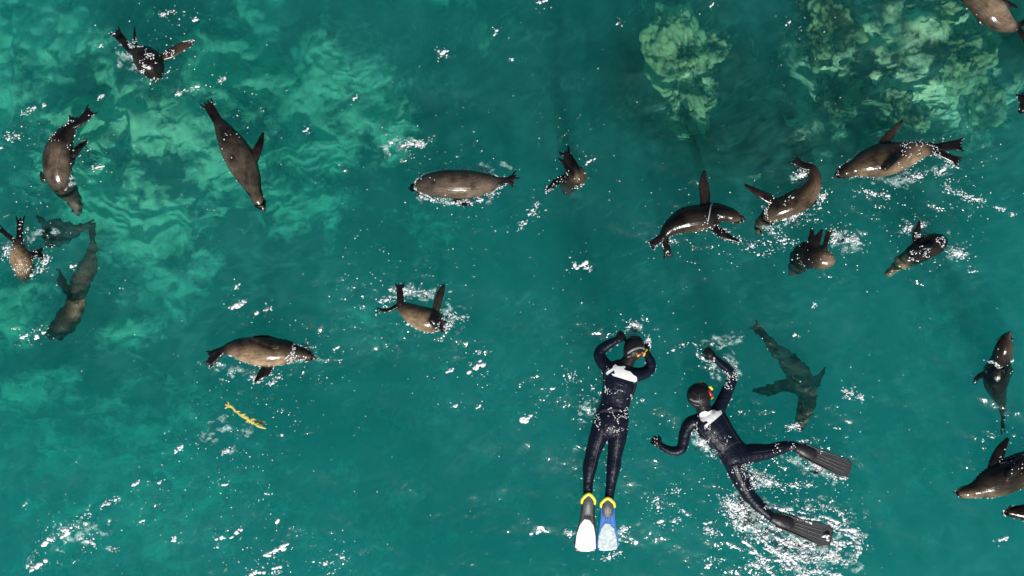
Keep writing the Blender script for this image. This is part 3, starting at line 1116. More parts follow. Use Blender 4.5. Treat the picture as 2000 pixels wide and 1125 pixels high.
seal('rolling seal with round olive rump and short flippers sticking up, below the bow shaped seal',
     grey=0.3, dark=0.85, spine=[(1547, 534, -56, 7, 7, .3), (1553, 526, -46, 13, 12, .52), (1562, 512, -28, 22, 19, .24), (1576, 499, -8, 28, 24, .06), (1592, 500, 3, 26, 23, .08), (1602, 504, 7, 23, 21, .5), (1612, 507, 9, 20, 20, .78), (1621, 508, 4, 13, 15, .72)],
     side=(.5, -.3, .7), amt=.12,
     fores=[dict(pts=[(1582, 484, 8), (1584, 470, 8), (1586, 458, 6), (1584, 444, 4)], w=7), dict(pts=[(1592, 486, 12), (1596, 470, 10), (1601, 458, 8), (1606, 448, 5)], w=7, tone=.1)],
     hinds=[dict(a=(1609, 488, 18), b=(1620, 447, 12), w0=5, w1=5.5, tone=.14, toes=3)], line=.35, spray=26, face=False, wobble=.8)
seal('black backed seal right of the rolling seal, pale neck underwater pointing down left',
     grey=0.1, dark=0.8, spine=[(1729, 537, -44, 4, 4, .5), (1738, 530, -40, 8, 8, .8), (1752, 520, -36, 11, 10, .95), (1770, 508, -24, 16, 14, .7), (1790, 495, -6, 21, 18, .06), (1813, 482, 6, 23, 20, .03), (1833, 474, 6, 20, 18, .04), (1843, 471, 2, 12, 12, .04)],
     side=(.1, -.4, .6), amt=.1,
     fores=[dict(pts=[(1790, 476, 4), (1789, 462, 6), (1793, 448, 7), (1796, 432, 5)], w=7.5), dict(pts=[(1822, 480, 25), (1804, 484, 24), (1788, 488, 17), (1776, 492, 9)], w=5, tone=0), dict(pts=[(1826, 484, 24), (1812, 492, 21), (1800, 498, 13)], w=4, tone=.05)],
     hinds=[], line=.4, spray=150, part=(1800, 465, 40), face=False, wobble=.8)
seal('large tan seal at right with a black flipper across its flank and another raised',
     grey=0.1, dark=0.95, spine=[(1632, 344, -4, 4.5, 4.5, .2), (1638, 341, -2, 8, 7, .2), (1649, 335, 2, 13.5, 12, .18), (1666, 329, 1, 17, 16, .42), (1690, 321, 3, 27, 23, .5), (1720, 313, 4, 33, 27, .5), (1750, 306, 4, 31, 26, .56), (1780, 297, 3, 23, 20, .7), (1804, 291, 2, 16, 14, .62), (1824, 290, 1, 10, 8, .15)],
     side=(-.1, -.8, .4), amt=.2,
     fores=[dict(pts=[(1718, 290, 2), (1731, 272, 6), (1744, 256, 8), (1763, 235, 6)], w=9, tone=.2), dict(pts=[(1726, 329, 24), (1741, 314, 29), (1757, 300, 25), (1777, 284, 10)], w=8, tone=0)],
     hinds=[dict(a=(1822, 288, 3), b=(1884, 282, 2), w0=7, w1=11, toes=5), dict(a=(1824, 294, 2), b=(1878, 318, 1), w0=7, w1=8)], line=.7, gap=.38, spray=120, part=(1790, 310, 45))
seal('upright seal at the right edge with its pale snout pointing up out of the water',
     grey=0.5, dark=0.55, spine=[(1971, 652, 20, 6, 6, .85), (1965, 664, 20, 13, 12, .42), (1960, 684, 12, 18, 16, .42), (1954, 706, -8, 21, 18, .2), (1946, 732, -22, 27, 22, .03), (1948, 760, -32, 20, 17, .03), (1955, 785, -42, 11, 10, .1), (1960, 805, -44, 6, 5, .05)],
     side=(.7, -.2, .5), amt=.22,
     fores=[dict(pts=[(1926, 726, -24), (1914, 734, -26), (1905, 742, -26), (1903, 750, -28)], w=6), dict(pts=[(1966, 712, -14), (1974, 724, -18), (1972, 736, -24)], w=6)],
     hinds=[dict(a=(1958, 795, -44), b=(1960, 848, -46), w0=5, w1=3.5, toes=2)], line=.7, spray=14, wobble=.7)
seal('sleek seal cut by the right edge, facing left, pale throat, one flipper raised',
     grey=0.3, dark=0.75, spine=[(1866, 962, 3, 4.5, 4.5, .3), (1874, 962, 4, 8, 7, .6), (1886, 961, 5, 12.5, 11, .66), (1904, 957, 4, 16, 15, .58), (1928, 947, 5, 27, 23, .46), (1958, 934, 6, 33, 27, .28), (1992, 918, 5, 33, 27, .26), (2030, 902, 3, 27, 22, .44), (2066, 890, 1, 17, 14, .4), (2090, 884, 0, 10, 8, .1)],
     side=(.1, -.9, .35), amt=.3,
     fores=[dict(pts=[(1938, 915, 4), (1947, 896, 8), (1956, 876, 10), (1969, 856, 8)], w=12.5, tone=.02), dict(pts=[(1966, 934, 29), (1982, 918, 31), (2000, 902, 26), (2018, 888, 14)], w=8, tone=.1)],
     hinds=[dict(a=(2088, 884, 0), b=(2130, 868, 0), w0=8, w1=9)], line=.3, spray=46, part=(1975, 895, 30))
seal('seal head poking in at the right edge near the bottom corner',
     grey=0.3, dark=0.6, spine=[(1960, 1003, 2, 4, 4, .2), (1970, 1000, 3, 8, 8, .26), (1985, 1000, 3, 13, 11, .34), (2010, 1002, 3, 19, 16, .34), (2045, 1008, 3, 27, 22, .4), (2085, 1012, 2, 25, 20, .4), (2120, 1010, 0, 14, 12, .3), (2140, 1008, 0, 8, 7, .1)],
     fores=[dict(pts=[(2040, 1028, 0), (2050, 1045, 2), (2070, 1058, 1)], w=9)], hinds=[dict(a=(2138, 1008, 0), b=(2180, 1000, 0), w0=8, w1=9)], line=.3)
seal('pale brown seal cut by the top right corner, tail flippers toward the right edge',
     grey=0.35, dark=1.05, spine=[(1862, -28, 2, 4, 4, .4), (1874, -18, 3, 11, 10, .4), (1892, -6, 3, 16, 15, .5), (1915, 6, 4, 26, 22, .62), (1938, 24, 5, 29, 24, .64), (1958, 42, 3, 23, 19, .66), (1976, 51, 1, 14, 12, .6), (1992, 52, 0, 7, 6, .1)],
     side=(.5, .3, .6), amt=.2,
     fores=[dict(pts=[(1940, 2, 2), (1954, 4, 3), (1970, 8, 3), (1987, 14, 1)], w=7.5)],
     hinds=[dict(a=(1988, 50, 2), b=(2018, 36, 2), w0=6, w1=7), dict(a=(1988, 55, 2), b=(2008, 82, 2), w0=6, w1=7)], line=.06, gap=.6, spray=3)
seal('black seal almost wholly beyond the right edge below the corner seal',
     [(2088, 150, 0, 5, 5, .2), (2076, 160, 0, 11, 10, .15), (2056, 176, 0, 18, 16, .1), (2032, 192, 2, 24, 20, .06), (2012, 205, 2, 22, 18, .04), (1997, 214, 1, 9, 9, .03), (1994, 220, 0, 6, 6, .03)],
     fores=[dict(pts=[(2040, 215, 0), (2050, 232, 1), (2064, 244, 0)], w=8)], hinds=[dict(a=(1998, 212, 1), b=(1991, 180, 0), w0=6, w1=6, toes=3)], line=.1)
# --- the one beneath the divers
seal('dim submerged seal gliding under water right of the divers, flippers spread',
     [(1563, 838, -270, 7, 7, .45), (1566, 822, -262, 13, 12, .5), (1572, 800, -245, 16, 15, .55), (1577, 774, -220, 19, 17, .5), (1567, 746, -200, 22, 19, .08), (1550, 718, -185, 22, 18, .03), (1530, 694, -175, 17, 14, .03), (1508, 674, -165, 10, 8, .14), (1494, 660, -160, 7, 6, .08)],
     side=(.3, -.5, .6), amt=.15,
     fores=[dict(pts=[(1556, 752, -205), (1530, 756, -210), (1504, 762, -205), (1472, 764, -200)], w=13), dict(pts=[(1580, 752, -205), (1594, 744, -205), (1606, 730, -200), (1614, 714, -195)], w=9)],
     hinds=[dict(a=(1498, 664, -160), b=(1466, 632, -155), w0=7, w1=9)], line=0, face=False, wobble=1.1, zs=.5)

# ------------------------------------------------------------------ divers
SUIT = np.array((0.0050, 0.0075, 0.0180))
GLOVE = np.array((0.010, 0.010, 0.011))
HOOD = np.array((0.016, 0.016, 0.018))
DIVER_GROUP = 'snorkellers in black wetsuits'


def const(c):
    return lambda t, n: c


def limb(sh, rows, col):
    sh.tube([(r[0], r[1], r[2], r[3], r[3] * (r[4] if len(r) > 4 else .95), 0) for r in rows], const(col), n=16, step=4)


def hand(sh, wrist, palm, thumb_side, curl=0.5, spread=0.16, length=15.0):
    """gloved hand: palm from wrist to knuckles, four unequal bent fingers and a thumb off the side"""
    w = np.array(wrist, float)
    k = np.array(palm, float)
    d = (k - w)
    d /= np.linalg.norm(d)
    s = np.array([-d[1], d[0], 0.0])
    s /= np.linalg.norm(s)
    s *= thumb_side
    m = (w + k) / 2
    sh.tube([(*w, 6, 5.2, 0), (*m, 8.6, 4.8, 0), (*k, 8.8, 4.2, 0)], const(GLOVE), n=14, step=3)
    for i, (off, ln) in enumerate([(6.2, .9), (2.1, 1.0), (-2.1, .95), (-6.2, .76)]):
        a = k + s * off - d * 1.5
        dd = d + s * off * spread / 6
        dd /= np.linalg.norm(dd)
        L = length * ln
        b = a + dd * L * .5 + np.array([0, 0, -1.5 * curl])
        c = b + dd * L * .5 * (1 - .45 * curl) + np.array([0, 0, -6 * curl])
        sh.tube([(*a, 2.1, 2.1, 0), (*b, 2.0, 2.0, 0), (*c, 1.6, 1.6, 0)], const(GLOVE), n=8, step=3)
    a = w + d * 4 + s * 5
    b = a + s * 6 + d * 5 + np.array([0, 0, -1])
    c = b + s * 1.5 + d * 7 + np.array([0, 0, -3])
    sh.tube([(*a, 2.8, 2.6, 0), (*b, 2.3, 2.3, 0), (*c, 1.8, 1.8, 0)], const(GLOVE), n=8, step=3)


def plate(name, outline, z0, z1, mat, parent, thick=3.0, axis_ab=None, inset=0.0):
    """flat bevelled slab: outline in photo pixels; its height runs from z0 to z1 along axis a->b"""
    a, b = np.array(axis_ab[0], float), np.array(axis_ab[1], float)
    d = b - a
    L2 = d @ d
    bm = bmesh.new()
    top, bot = [], []
    cx = sum(p[0] for p in outline) / len(outline)
    cyy = sum(p[1] for p in outline) / len(outline)
    n = len(outline)
    rings = []
    for (f, dz) in ((0.93, thick * .5), (1.0, thick * .2), (1.0, -thick * .2), (0.93, -thick * .5)):
        ring = []
        for (x, y) in outline:
            u = ((np.array((x, y)) - a) @ d) / L2
            xx, yy = cx + (x - cx) * f, cyy + (y - cyy) * f
            ring.append(bm.verts.new(P(xx, yy, z0 + (z1 - z0) * u + dz)))
        rings.append(ring)
    for r0, r1 in zip(rings, rings[1:]):
        for i in range(n):
            j = (i + 1) % n
            bm.faces.new((r0[i], r0[j], r1[j], r1[i]))
    bm.faces.new(rings[0][::-1])
    bm.faces.new(rings[-1])
    bmesh.ops.recalc_face_normals(bm, faces=bm.faces)
    me = bpy.data.meshes.new(name)
    bm.to_mesh(me)
    bm.free()
    return link_mesh(name, me, mat, parent)


def solid(name, rows, mat, parent, n=10, step=3, roll=0):
    """one closed tube as a part"""
    sh = Shape()
    sh.tube([tuple(r) for r in rows], const(SUIT), n=n, step=step)
    V = np.vstack(sh.V)
    me = bpy.data.meshes.new(name)
    me.from_pydata(V.tolist(), [], sh.F)
    me.polygons.foreach_set('use_smooth', np.ones(len(me.polygons), dtype=bool))
    return link_mesh(name, me, mat, parent)


def fin(parent, heel, tip, w0, w1, z0, z1, blade_mat, strap_mat=None, panel=None, plate_dark=False, skew=0.0):
    """swim fin: foot pocket, blade, two rails, ribs, heel strap, white panel; heel and tip in photo pixels"""
    a, b = np.array(heel, float), np.array(tip, float)
    d = b - a
    L = np.linalg.norm(d)
    d /= L
    s = np.array([-d[1], d[0]])

    def at(u, v):
        p = a + d * L * u + s * v
        return (p[0], p[1])

    def zz(u):
        return z0 + (z1 - z0) * u
    root = bpy.data.objects.new('fin', None)
    COL.objects.link(root)
    root.parent = parent
    out = [at(.14, w0), at(.3, w0 * 1.05), at(.6, (w0 + w1) / 2), at(.9, w1), at(.985, w1 * .82), at(1.0, w1 * .3), at(.985, -w1 * .3 + skew), at(.97, -w1 * .85), at(.88, -w1), at(.6, -(w0 + w1) / 2), at(.3, -w0 * 1.05), at(.14, -w0)]
    plate('blade', out, z0, z1, blade_mat, root, 2.6, (tuple(a), tuple(b)))
    for k in (-1, 1):
        solid('rail', [(*at(.1, k * w0), zz(.1) + 1, 1.6, 2.8, 0), (*at(.35, k * w0 * 1.08), zz(.35) + 1, 1.6, 2.8, 0), (*at(.6, k * (w0 + w1) / 2), zz(.6) + 1, 1.4, 2.4, 0), (*at(.9, k * w1 * 1.0), zz(.9), 1.0, 1.4, 0)], M['black_rubber'] if blade_mat is not M['blue'] else M['blue'], root)
    for v in (-.4, 0, .4):
        solid('rib', [(*at(.36, v * w0), zz(.36) + 1.4, .9, 1.0, 0), (*at(.65, v * (w0 + w1) / 2), zz(.65) + 1.4, .9, 1.0, 0), (*at(.93, v * w1), zz(.93) + 1.2, .6, .6, 0)], blade_mat, root, 6)
    solid('foot_pocket', [(*at(-.02, 0), zz(0) + 1, w0 * .7, 7, 0), (*at(.12, 0), zz(.12) + 2, w0 * .92, 7.5, 0), (*at(.24, 0), zz(.24) + 1.5, w0 * .9, 5, 0), (*at(.33, 0), zz(.33) + .5, w0 * .8, 2.5, 0)], M['grey_rubber'] if strap_mat else M['black_rubber'], root, 16)
    if strap_mat:
        solid('heel_strap', [(*at(.14, w0 * 1.12), zz(.1) + 3, 2.2, 3, 0), (*at(.06, w0 * .98), zz(0) + 8, 3.2, 2.6, 0), (*at(-.03, 0), zz(0) + 10.5, 3.6, 2.6, 0), (*at(.06, -w0 * .98), zz(0) + 8, 3.2, 2.6, 0), (*at(.14, -w0 * 1.12), zz(.1) + 3, 2.2, 3, 0)], strap_mat, root, 12)
    if plate_dark:
        plate('badge', [at(.17, w0 * .55), at(.27, w0 * .5), at(.27, -w0 * .5), at(.17, -w0 * .55)], zz(.17) + 7.5, zz(.27) + 5.2, M['grey_rubber'], root, 1.6, (at(.17, 0), at(.27, 0)))
    if panel:
        u0, mat = panel
        po = [at(u0, w1 * .25), at(u0 + .1, w1 * .6), at(u0 + .25, w1 * .84), at(.93, w1 * .9), at(.992, w1 * .4), at(.992, -w1 * .35), at(.93, -w1 * .9), at(u0 + .28, -w1 * .8), at(u0 + .1, -w1 * .58), at(u0 + .01, -w1 * .2)]
        plate('white_panel', po, zz(u0) + 2.2, zz(1) + 2.2, mat, root, 2.0, (at(u0, 0), at(1, 0)))
    return root


def print_on(name, polys, body_me, parent, mat, lift=0.004):
    """flat print that follows the suit: polygons in photo pixels dropped onto the back"""
    bvh = BVHTree.FromPolygons([v.co for v in body_me.vertices], [tuple(p.vertices) for p in body_me.polygons])
    V, F = [], []
    for poly in polys:
        bm = bmesh.new()
        vs_ = [bm.verts.new((x, -y, 0)) for x, y in poly]
        bm.faces.new(vs_)
        bmesh.ops.triangulate(bm, faces=bm.faces[:])
        for _ in range(3):
            bmesh.ops.subdivide_edges(bm, edges=[e for e in bm.edges if e.calc_length() > 2.5], cuts=1)
            bmesh.ops.triangulate(bm, faces=bm.faces[:])
        bm.verts.index_update()
        o = len(V)
        for v in bm.verts:
            w = P(v.co.x, -v.co.y, 20)
            eye = Vector((0, 0, H))
            hit = bvh.ray_cast(eye, (w - eye).normalized())
            V.append(tuple((hit[0] + Vector((0, 0, lift))) if hit[0] else w))
        F += [tuple(o + v.index for v in f.verts) for f in bm.faces]
        bm.free()
    me = bpy.data.meshes.new(name)
    me.from_pydata(V, [], F)
    return link_mesh(name, me, mat, parent)


def seams(parent, body_me, lines):
    """stitched seams of the suit: thin grey strips that follow the body"""
    for ln in lines:
        c = catmull([(p[0], p[1], 0) for p in ln], 5)[:, :2]
        t = np.gradient(c, axis=0)
        t /= np.linalg.norm(t, axis=1)[:, None]
        nrm = np.stack([-t[:, 1], t[:, 0]], 1) * .55
        print_on('seam', [[tuple(v) for v in c + nrm] + [tuple(v) for v in (c - nrm)[::-1]]], body_me, parent, M['seam'], 0.0025)


def finish_person(label, sh, loc):
    root = bpy.data.objects.new('person', None)
    COL.objects.link(root)
    tag(root, label, 'person', DIVER_GROUP)
    me, co = sh.fuse('body', voxel=0.0075, smooth=3)
    link_mesh('body', me, M['suit'], root)
    e = np.empty(len(me.edges) * 2, np.int32)
    me.edges.foreach_get('vertices', e)
    waterline(co, e.reshape(-1, 2), .22, gap=.5, seed=loc[0])
    return root, me, co


def mask_set(root, cx, cy, z, facing, r, strap_dirs, snorkel):
    """diving mask on a head that looks down: facing = plan direction the face is turned to"""
    f = np.array(facing, float)
    f /= np.linalg.norm(f)
    s = np.array([-f[1], f[0]])
    # frame and lens lie on the under side, a little towards the facing direction
    c = np.array([cx, cy]) + f * r * .62
    frame = solid('mask_frame', [(*(c - s * r * .85), z - 6, 5, 7, 0), (*(c + f * 4), z - 12, 6, 8, 0), (*(c + s * r * .85), z - 6, 5, 7, 0)], M['black_rubber'], root, 12)
    solid('mask_lens', [(*(c - s * r * .6 + f * 5), z - 15, 4, 5, 0), (*(c + s * r * .6 + f * 5), z - 15, 4, 5, 0)], M['eye'], frame, 10)
    for k, m in ((-1, M['orange']), (1, M['orange'])):
        q = c + s * k * r * .92
        solid('mask_buckle', [(*(q - f * 3), z + 4, 2.6, 3.2, 0), (*(q + f * 4), z + 1, 2.6, 3.2, 0)], m, root, 8)
    for row in strap_dirs:
        solid('mask_strap', row, M['strap'], root, 10)
    return frame


# --- first diver: face down, hands at the head, legs together
sh = Shape()
limb(sh, [(1217, 706, 6, 13, .8), (1213, 722, 8, 33, .52), (1211, 745, 10, 34, .55), (1206, 770, 10, 31, .55), (1200, 793, 8, 29, .58), (1196, 815, 9, 33, .62), (1192, 835, 8, 34, .6), (1191, 848, 6, 26, .6)], SUIT)
limb(sh, [(1222, 712, 6, 14), (1231, 698, 8, 13), (1238, 682, 8, 12)], HOOD)
sh.ball(1238, 680, 8, 20.5, 26, 22, HOOD, rot=math.radians(-22))
for rows in ([(1178, 826, 6, 20), (1167, 858, 5, 18), (1158, 886, 4, 14.5), (1152, 912, 4, 14), (1149, 938, 3, 10.5), (1148, 957, 3, 9.5), (1149, 972, 2, 9)],
             [(1209, 828, 6, 20), (1205, 860, 5, 18), (1201, 888, 4, 14.5), (1198, 914, 4, 14), (1194, 942, 3, 10.5), (1191, 962, 3, 9.5), (1189, 978, 2, 9)]):
    limb(sh, rows, SUIT)
limb(sh, [(1190, 722, 8, 15), (1177, 707, 4, 13), (1170, 692, 2, 11.5), (1178, 680, 2, 10.5), (1192, 671, 4, 9), (1204, 664, 6, 7)], SUIT)
limb(sh, [(1237, 732, 8, 15), (1254, 730, 4, 13), (1269, 721, 2, 11), (1271, 708, 3, 10), (1266, 696, 4, 8), (1262, 688, 4, 6.5)], SUIT)
hand(sh, (1204, 664, 6), (1215, 659, 5), -1, curl=.7, length=11)
hand(sh, (1263, 690, 4), (1257, 680, 2), 1, curl=.7, length=11)
d1, d1m, d1c = finish_person('snorkeller floating face down, hands at head, one charcoal fin and one blue fin', sh, (1210, 760))
sprinkle(d1m, d1c, 190, part=(1192, 800, 50))
sprinkle(d1m, d1c, 40, part=(1200, 765, 60), size=(.5, 1.0))
mask_set(d1, 1240, 680, 6, (.55, -.5), 19, [
    [(1226, 690, 24, 2.2, 1.4, 0), (1234, 684, 28.5, 2.4, 1.4, 0), (1244, 680, 29, 2.4, 1.4, 0), (1253, 679, 24, 2.4, 1.4, 0), (1259, 682, 15, 2.2, 1.4, 0)],
    [(1226, 697, 19, 2.2, 1.4, 0), (1235, 693, 25, 2.6, 1.4, 0), (1246, 689, 25.5, 2.4, 1.4, 0), (1256, 688, 17, 2.2, 1.4, 0)]], None)
solid('snorkel', [(1240, 699, 14, 3.0, 3, 0), (1247, 694, 22, 3.2, 3.2, 0), (1251, 690, 24, 3.2, 3.2, 0)], M['red'], d1, 10)
solid('snorkel_valve', [(1244.5, 694.5, 26, 2.6, 2.0, 0), (1248, 693, 27, 2.6, 2.0, 0)], M['orange'], d1, 10)
solid('snorkel_tip', [(1257, 695, 14, 2.6, 3, 0), (1259, 688, 16, 2.8, 3, 0)], M['orange'], d1, 10)
solid('face', [(1242, 675, -10, 9, 8, 0), (1245, 671, -14, 7, 7, 0)], M['skin'], d1, 12)
print_on('back_print', [
    [(1183, 729), (1188, 724), (1196, 719), (1198, 714), (1202, 711), (1206, 715), (1213, 715.5), (1220, 714.5), (1222, 717.5), (1218, 721), (1224, 724), (1231, 725.5), (1237, 732), (1243, 736), (1244.5, 745), (1240, 746.5), (1228, 743.5), (1212, 738.5), (1197, 734), (1194, 730), (1201, 729.5), (1199, 723), (1192, 728), (1186, 732.5)]], d1m, d1, M['white'])
seams(d1, d1m, [[(1189, 716), (1183, 728), (1181, 745), (1178, 765), (1173, 790)], [(1246, 738), (1240, 755), (1234, 775), (1229, 795)], [(1164, 806), (1180, 800), (1200, 799), (1228, 806)], [(1176, 838), (1172, 860), (1165, 890), (1156, 925)], [(1207, 842), (1206, 865), (1203, 895), (1198, 930)]])
fin(d1, (1150, 968), (1143, 1078), 11.5, 22.5, 3, -2, M['charcoal_blade'], M['yellow'], panel=(.42, M['white']))
fin(d1, (1187, 976), (1187, 1076), 12, 21, 3, -2, M['blue'], M['yellow'], panel=(.46, M['white_worn']), plate_dark=True)

# --- second diver: arms spread, one leg out to the right
sh = Shape()
limb(sh, [(1374, 806, 10, 14, .8), (1381, 815, 10, 32, .55), (1393, 832, 11, 34, .56), (1408, 852, 10, 30, .58), (1424, 873, 8, 28, .6), (1438, 892, 8, 30, .62), (1448, 905, 6, 26, .6)], SUIT)
limb(sh, [(1378, 806, 12, 15), (1371, 790, 13, 15), (1366, 775, 13, 14)], HOOD)
sh.ball(1365, 773, 14, 24, 25.5, 24, HOOD, rot=math.radians(25))
limb(sh, [(1396, 812, 8, 15), (1408, 790, 6, 13), (1420, 764, 4, 12), (1430, 738, 3, 10.5), (1421, 722, 4, 9.5), (1408, 710, 4, 8), (1396, 700, 4, 6.5)], SUIT)
limb(sh, [(1364, 822, 8, 15), (1347, 828, 6, 13.5), (1338, 848, 4, 12), (1331, 876, 3, 10.5), (1316, 881, 3, 9.5), (1302, 877, 3, 8), (1290, 870, 3, 6.5)], SUIT)
hand(sh, (1396, 700, 4), (1384, 688, 4), -1, curl=.5, length=14)
hand(sh, (1290, 870, 3), (1279, 861, 3), 1, curl=.8, length=12)
limb(sh, [(1446, 890, 6, 21), (1472, 885, 3, 19), (1500, 882, 2, 15), (1520, 876, 2, 13), (1542, 871, 2, 10.5), (1560, 875, 1, 9.5), (1572, 879, 1, 9)], SUIT)
limb(sh, [(1434, 902, 6, 21), (1445, 932, 2, 18), (1460, 962, 0, 14.5), (1478, 984, -1, 13), (1496, 1001, -1, 10.5), (1510, 1012, -1, 9.5), (1521, 1018, -1, 9)], SUIT)
d2, d2m, d2c = finish_person('snorkeller swimming with both arms spread and black fins kicking, white print high on the back', sh, (1400, 850))
sprinkle(d2m, d2c, 60, part=(1362, 845, 22))
sprinkle(d2m, d2c, 90, part=(1380, 850, 45), size=(.5, 1.2))
sprinkle(d2m, d2c, 110, part=(1415, 725, 36))
sprinkle(d2m, d2c, 120, part=(1462, 955, 55))
sprinkle(d2m, d2c, 50, part=(1540, 875, 35))
sprinkle(d2m, d2c, 16, part=(1283, 864, 16))
mask_set(d2, 1368, 770, 10, (.75, -.55), 20, [
    [(1348, 778, 27, 2.6, 1.4, 0), (1358, 783, 33, 2.6, 1.4, 0), (1370, 782, 34.5, 2.6, 1.4, 0), (1381, 777, 29, 2.6, 1.4, 0), (1387, 771, 20, 2.4, 1.4, 0)],
    [(1352, 786, 25, 2.6, 1.4, 0), (1362, 790, 29, 2.8, 1.4, 0), (1374, 788, 29, 2.6, 1.4, 0), (1385, 779, 20, 2.4, 1.4, 0)]], None)
solid('snorkel', [(1384, 760, 24, 2.4, 2.4, 0), (1386.5, 767, 27, 3.2, 3.0, 0), (1389, 773, 24, 3.0, 3.0, 0)], M['red'], d2, 10)
solid('snorkel_tip', [(1384, 757, 22, 2.4, 2.4, 0), (1388, 756, 22, 3.0, 2.6, 0), (1391, 761, 22, 2.4, 2.4, 0)], M['yellow'], d2, 10)
solid('face', [(1370, 768, -8, 10, 9, 0), (1373, 765, -12, 8, 8, 0)], M['skin'], d2, 12)
print_on('back_print', [
    [(1366, 808), (1371, 804.5), (1378, 803), (1383, 804.5), (1389, 801), (1395, 799.5), (1400, 803), (1408, 801.5), (1411, 807), (1400, 817), (1388, 827), (1379, 834), (1375.5, 831), (1383, 825), (1379, 822), (1374, 824), (1369, 822), (1366, 815)]], d2m, d2, M['white'])
seams(d2, d2m, [[(1352, 822), (1364, 836), (1378, 854), (1396, 876), (1410, 893)], [(1405, 800), (1418, 822), (1432, 846), (1446, 866)], [(1402, 890), (1416, 878), (1434, 866), (1448, 862)], [(1440, 912), (1450, 940), (1464, 966)], [(1470, 884), (1500, 880), (1530, 873)], [(1350, 764), (1358, 770), (1366, 772), (1376, 768)], [(1366, 772), (1367, 784), (1372, 794)]])
fin(d2, (1556, 874), (1662, 920), 13, 18, 4, 3, M['charcoal_blade'])
fin(d2, (1508, 1011), (1626, 1052), 14, 21, 3, 3, M['charcoal_blade'])

# pale band across the neck of one seal
for o in list(COL.objects):
    if o.get('label', '').startswith('dark seal with a pale band'):
        solid('neck_band', [(1391, 397, 10, 1.0, 1.0, 0), (1388, 404, 21, 1.15, 1.0, 0), (1386, 415, 25.5, 1.15, 1.0, 0), (1384, 426, 23.5, 1.15, 1.0, 0), (1382, 435, 16, 1.15, 1.0, 0), (1381, 442, 5, 1.0, 1.0, 0)], M['band'], o, 8)

# ------------------------------------------------------------------ floating kelp
root = bpy.data.objects.new('kelp_frond', None)
COL.objects.link(root)
tag(root, 'strand of golden yellow kelp floating alone at lower left', 'kelp')
axis_pts = [(440, 790, 1), (452, 794, 2), (463, 805, 2), (474, 813, 2), (486, 820, 2), (497, 826, 1)]
solid('stipe', [(*p, 1.7 + 1.1 * (i % 2), 1.4, 0) for i, p in enumerate(axis_pts)], M['kelp'], root, 10)
for (a, b, w, z) in [((446, 791), (438, 799), 1.8, 0), ((447, 790), (443, 784), 1.6, 1), ((450, 794), (442, 793), 2, 1), ((470, 809), (480, 808), 2.2, 2), ((474, 812), (488, 818), 3.6, 2), ((478, 815), (494, 828), 3.2, 2),
                     ((486, 819), (500, 820), 2.0, 1), ((492, 823), (518, 824), 1.6, -4), ((494, 825), (521, 829), 1.6, -6), ((494, 825), (519, 837), 3.2, 0), ((496, 826), (514, 836), 2.6, 1), ((484, 819), (480, 824), 2, 1), ((490, 822), (496, 817), 1.8, 2), ((462, 804), (470, 804), 1.8, 2)] + [((x, y), (x + random.uniform(-3, 9), y + random.uniform(-5, 7)), random.uniform(.8, 1.7), random.uniform(-1, 2)) for (x, y) in [(446, 792), (450, 796), (456, 799), (460, 803), (465, 806), (468, 810), (472, 811), (476, 814), (480, 817), (483, 818), (487, 821), (490, 823), (493, 825), (498, 827), (503, 829), (506, 831)]]:
    m = ((a[0] + b[0]) / 2 + random.uniform(-1.5, 1.5), (a[1] + b[1]) / 2 + random.uniform(-1.5, 1.5))
    solid('blade', [(*a, z + 1, w * .6, 1, 0), (*m, z + 1.5, w, .9, 0), (*b, z, w * .35, .7, 0)], M['kelp'], root, 8)

# ------------------------------------------------------------------ foam and bubbles on the sea, and white blobs in place of glints
PT = []


def foam_and_glint_dots(px, py, r, n, size=(.5, 1.3), sx=1.0, rot=0.0):
    a = rng.normal(0, 1, (n, 2)) * np.array([r * sx, r]) * .6
    c, s = math.cos(rot), math.sin(rot)
    x = px + a[:, 0] * c - a[:, 1] * s
    y = py + a[:, 0] * s + a[:, 1] * c
    for i in range(n):
        PT.append((x[i], y[i], size[0] + (size[1] - size[0]) * rng.random() ** 2.5, rng.uniform(0, 6.28), rng.uniform(.8, 1.9)))


def foam_and_glint_line(pts, width, n, size=(.6, 1.8), gap=.4):
    c = catmull([(p[0], p[1], 0) for p in pts], 2.0)
    ph = rng.uniform(0, 50)
    k = 0
    tries = 0
    while k < n and tries < n * 8:
        tries += 1
        u = rng.uniform(0, len(c) - 1.01)
        i = int(u)
        p = c[i] + (c[i + 1] - c[i]) * (u - i)
        if vnoise(np.array([[u * .16 + ph, ph, 0]]))[0] < gap:
            continue
        tg = c[i + 1] - c[i]
        ang = math.atan2(-tg[1], tg[0]) + rng.normal(0, .5)
        if rng.random() < .07:      # a clot of foam with small bubbles round it
            big = rng.uniform(1.3, 2.1) * size[1]
            for _ in range(3):
                PT.append((p[0] + rng.normal(0, width * .5), p[1] + rng.normal(0, width * .3), big * rng.uniform(.4, .9), ang, rng.uniform(1.2, 2.6)))
        PT.append((p[0] + rng.normal(0, width), p[1] + rng.normal(0, width), size[0] + (size[1] - size[0]) * rng.random() ** 2, ang, rng.uniform(1, 3.6)))
        k += 1


for (a, b, r, s) in CHOP:  # scattered dots: bubbles and drops, partly imitating small glints
    foam_and_glint_dots(a, b, r * .95, int(34 * s * (r / 70) ** 2), (.55, 1.7))
foam_and_glint_dots(1000, 560, 700, 650, (.45, 1.3), sx=1.4)
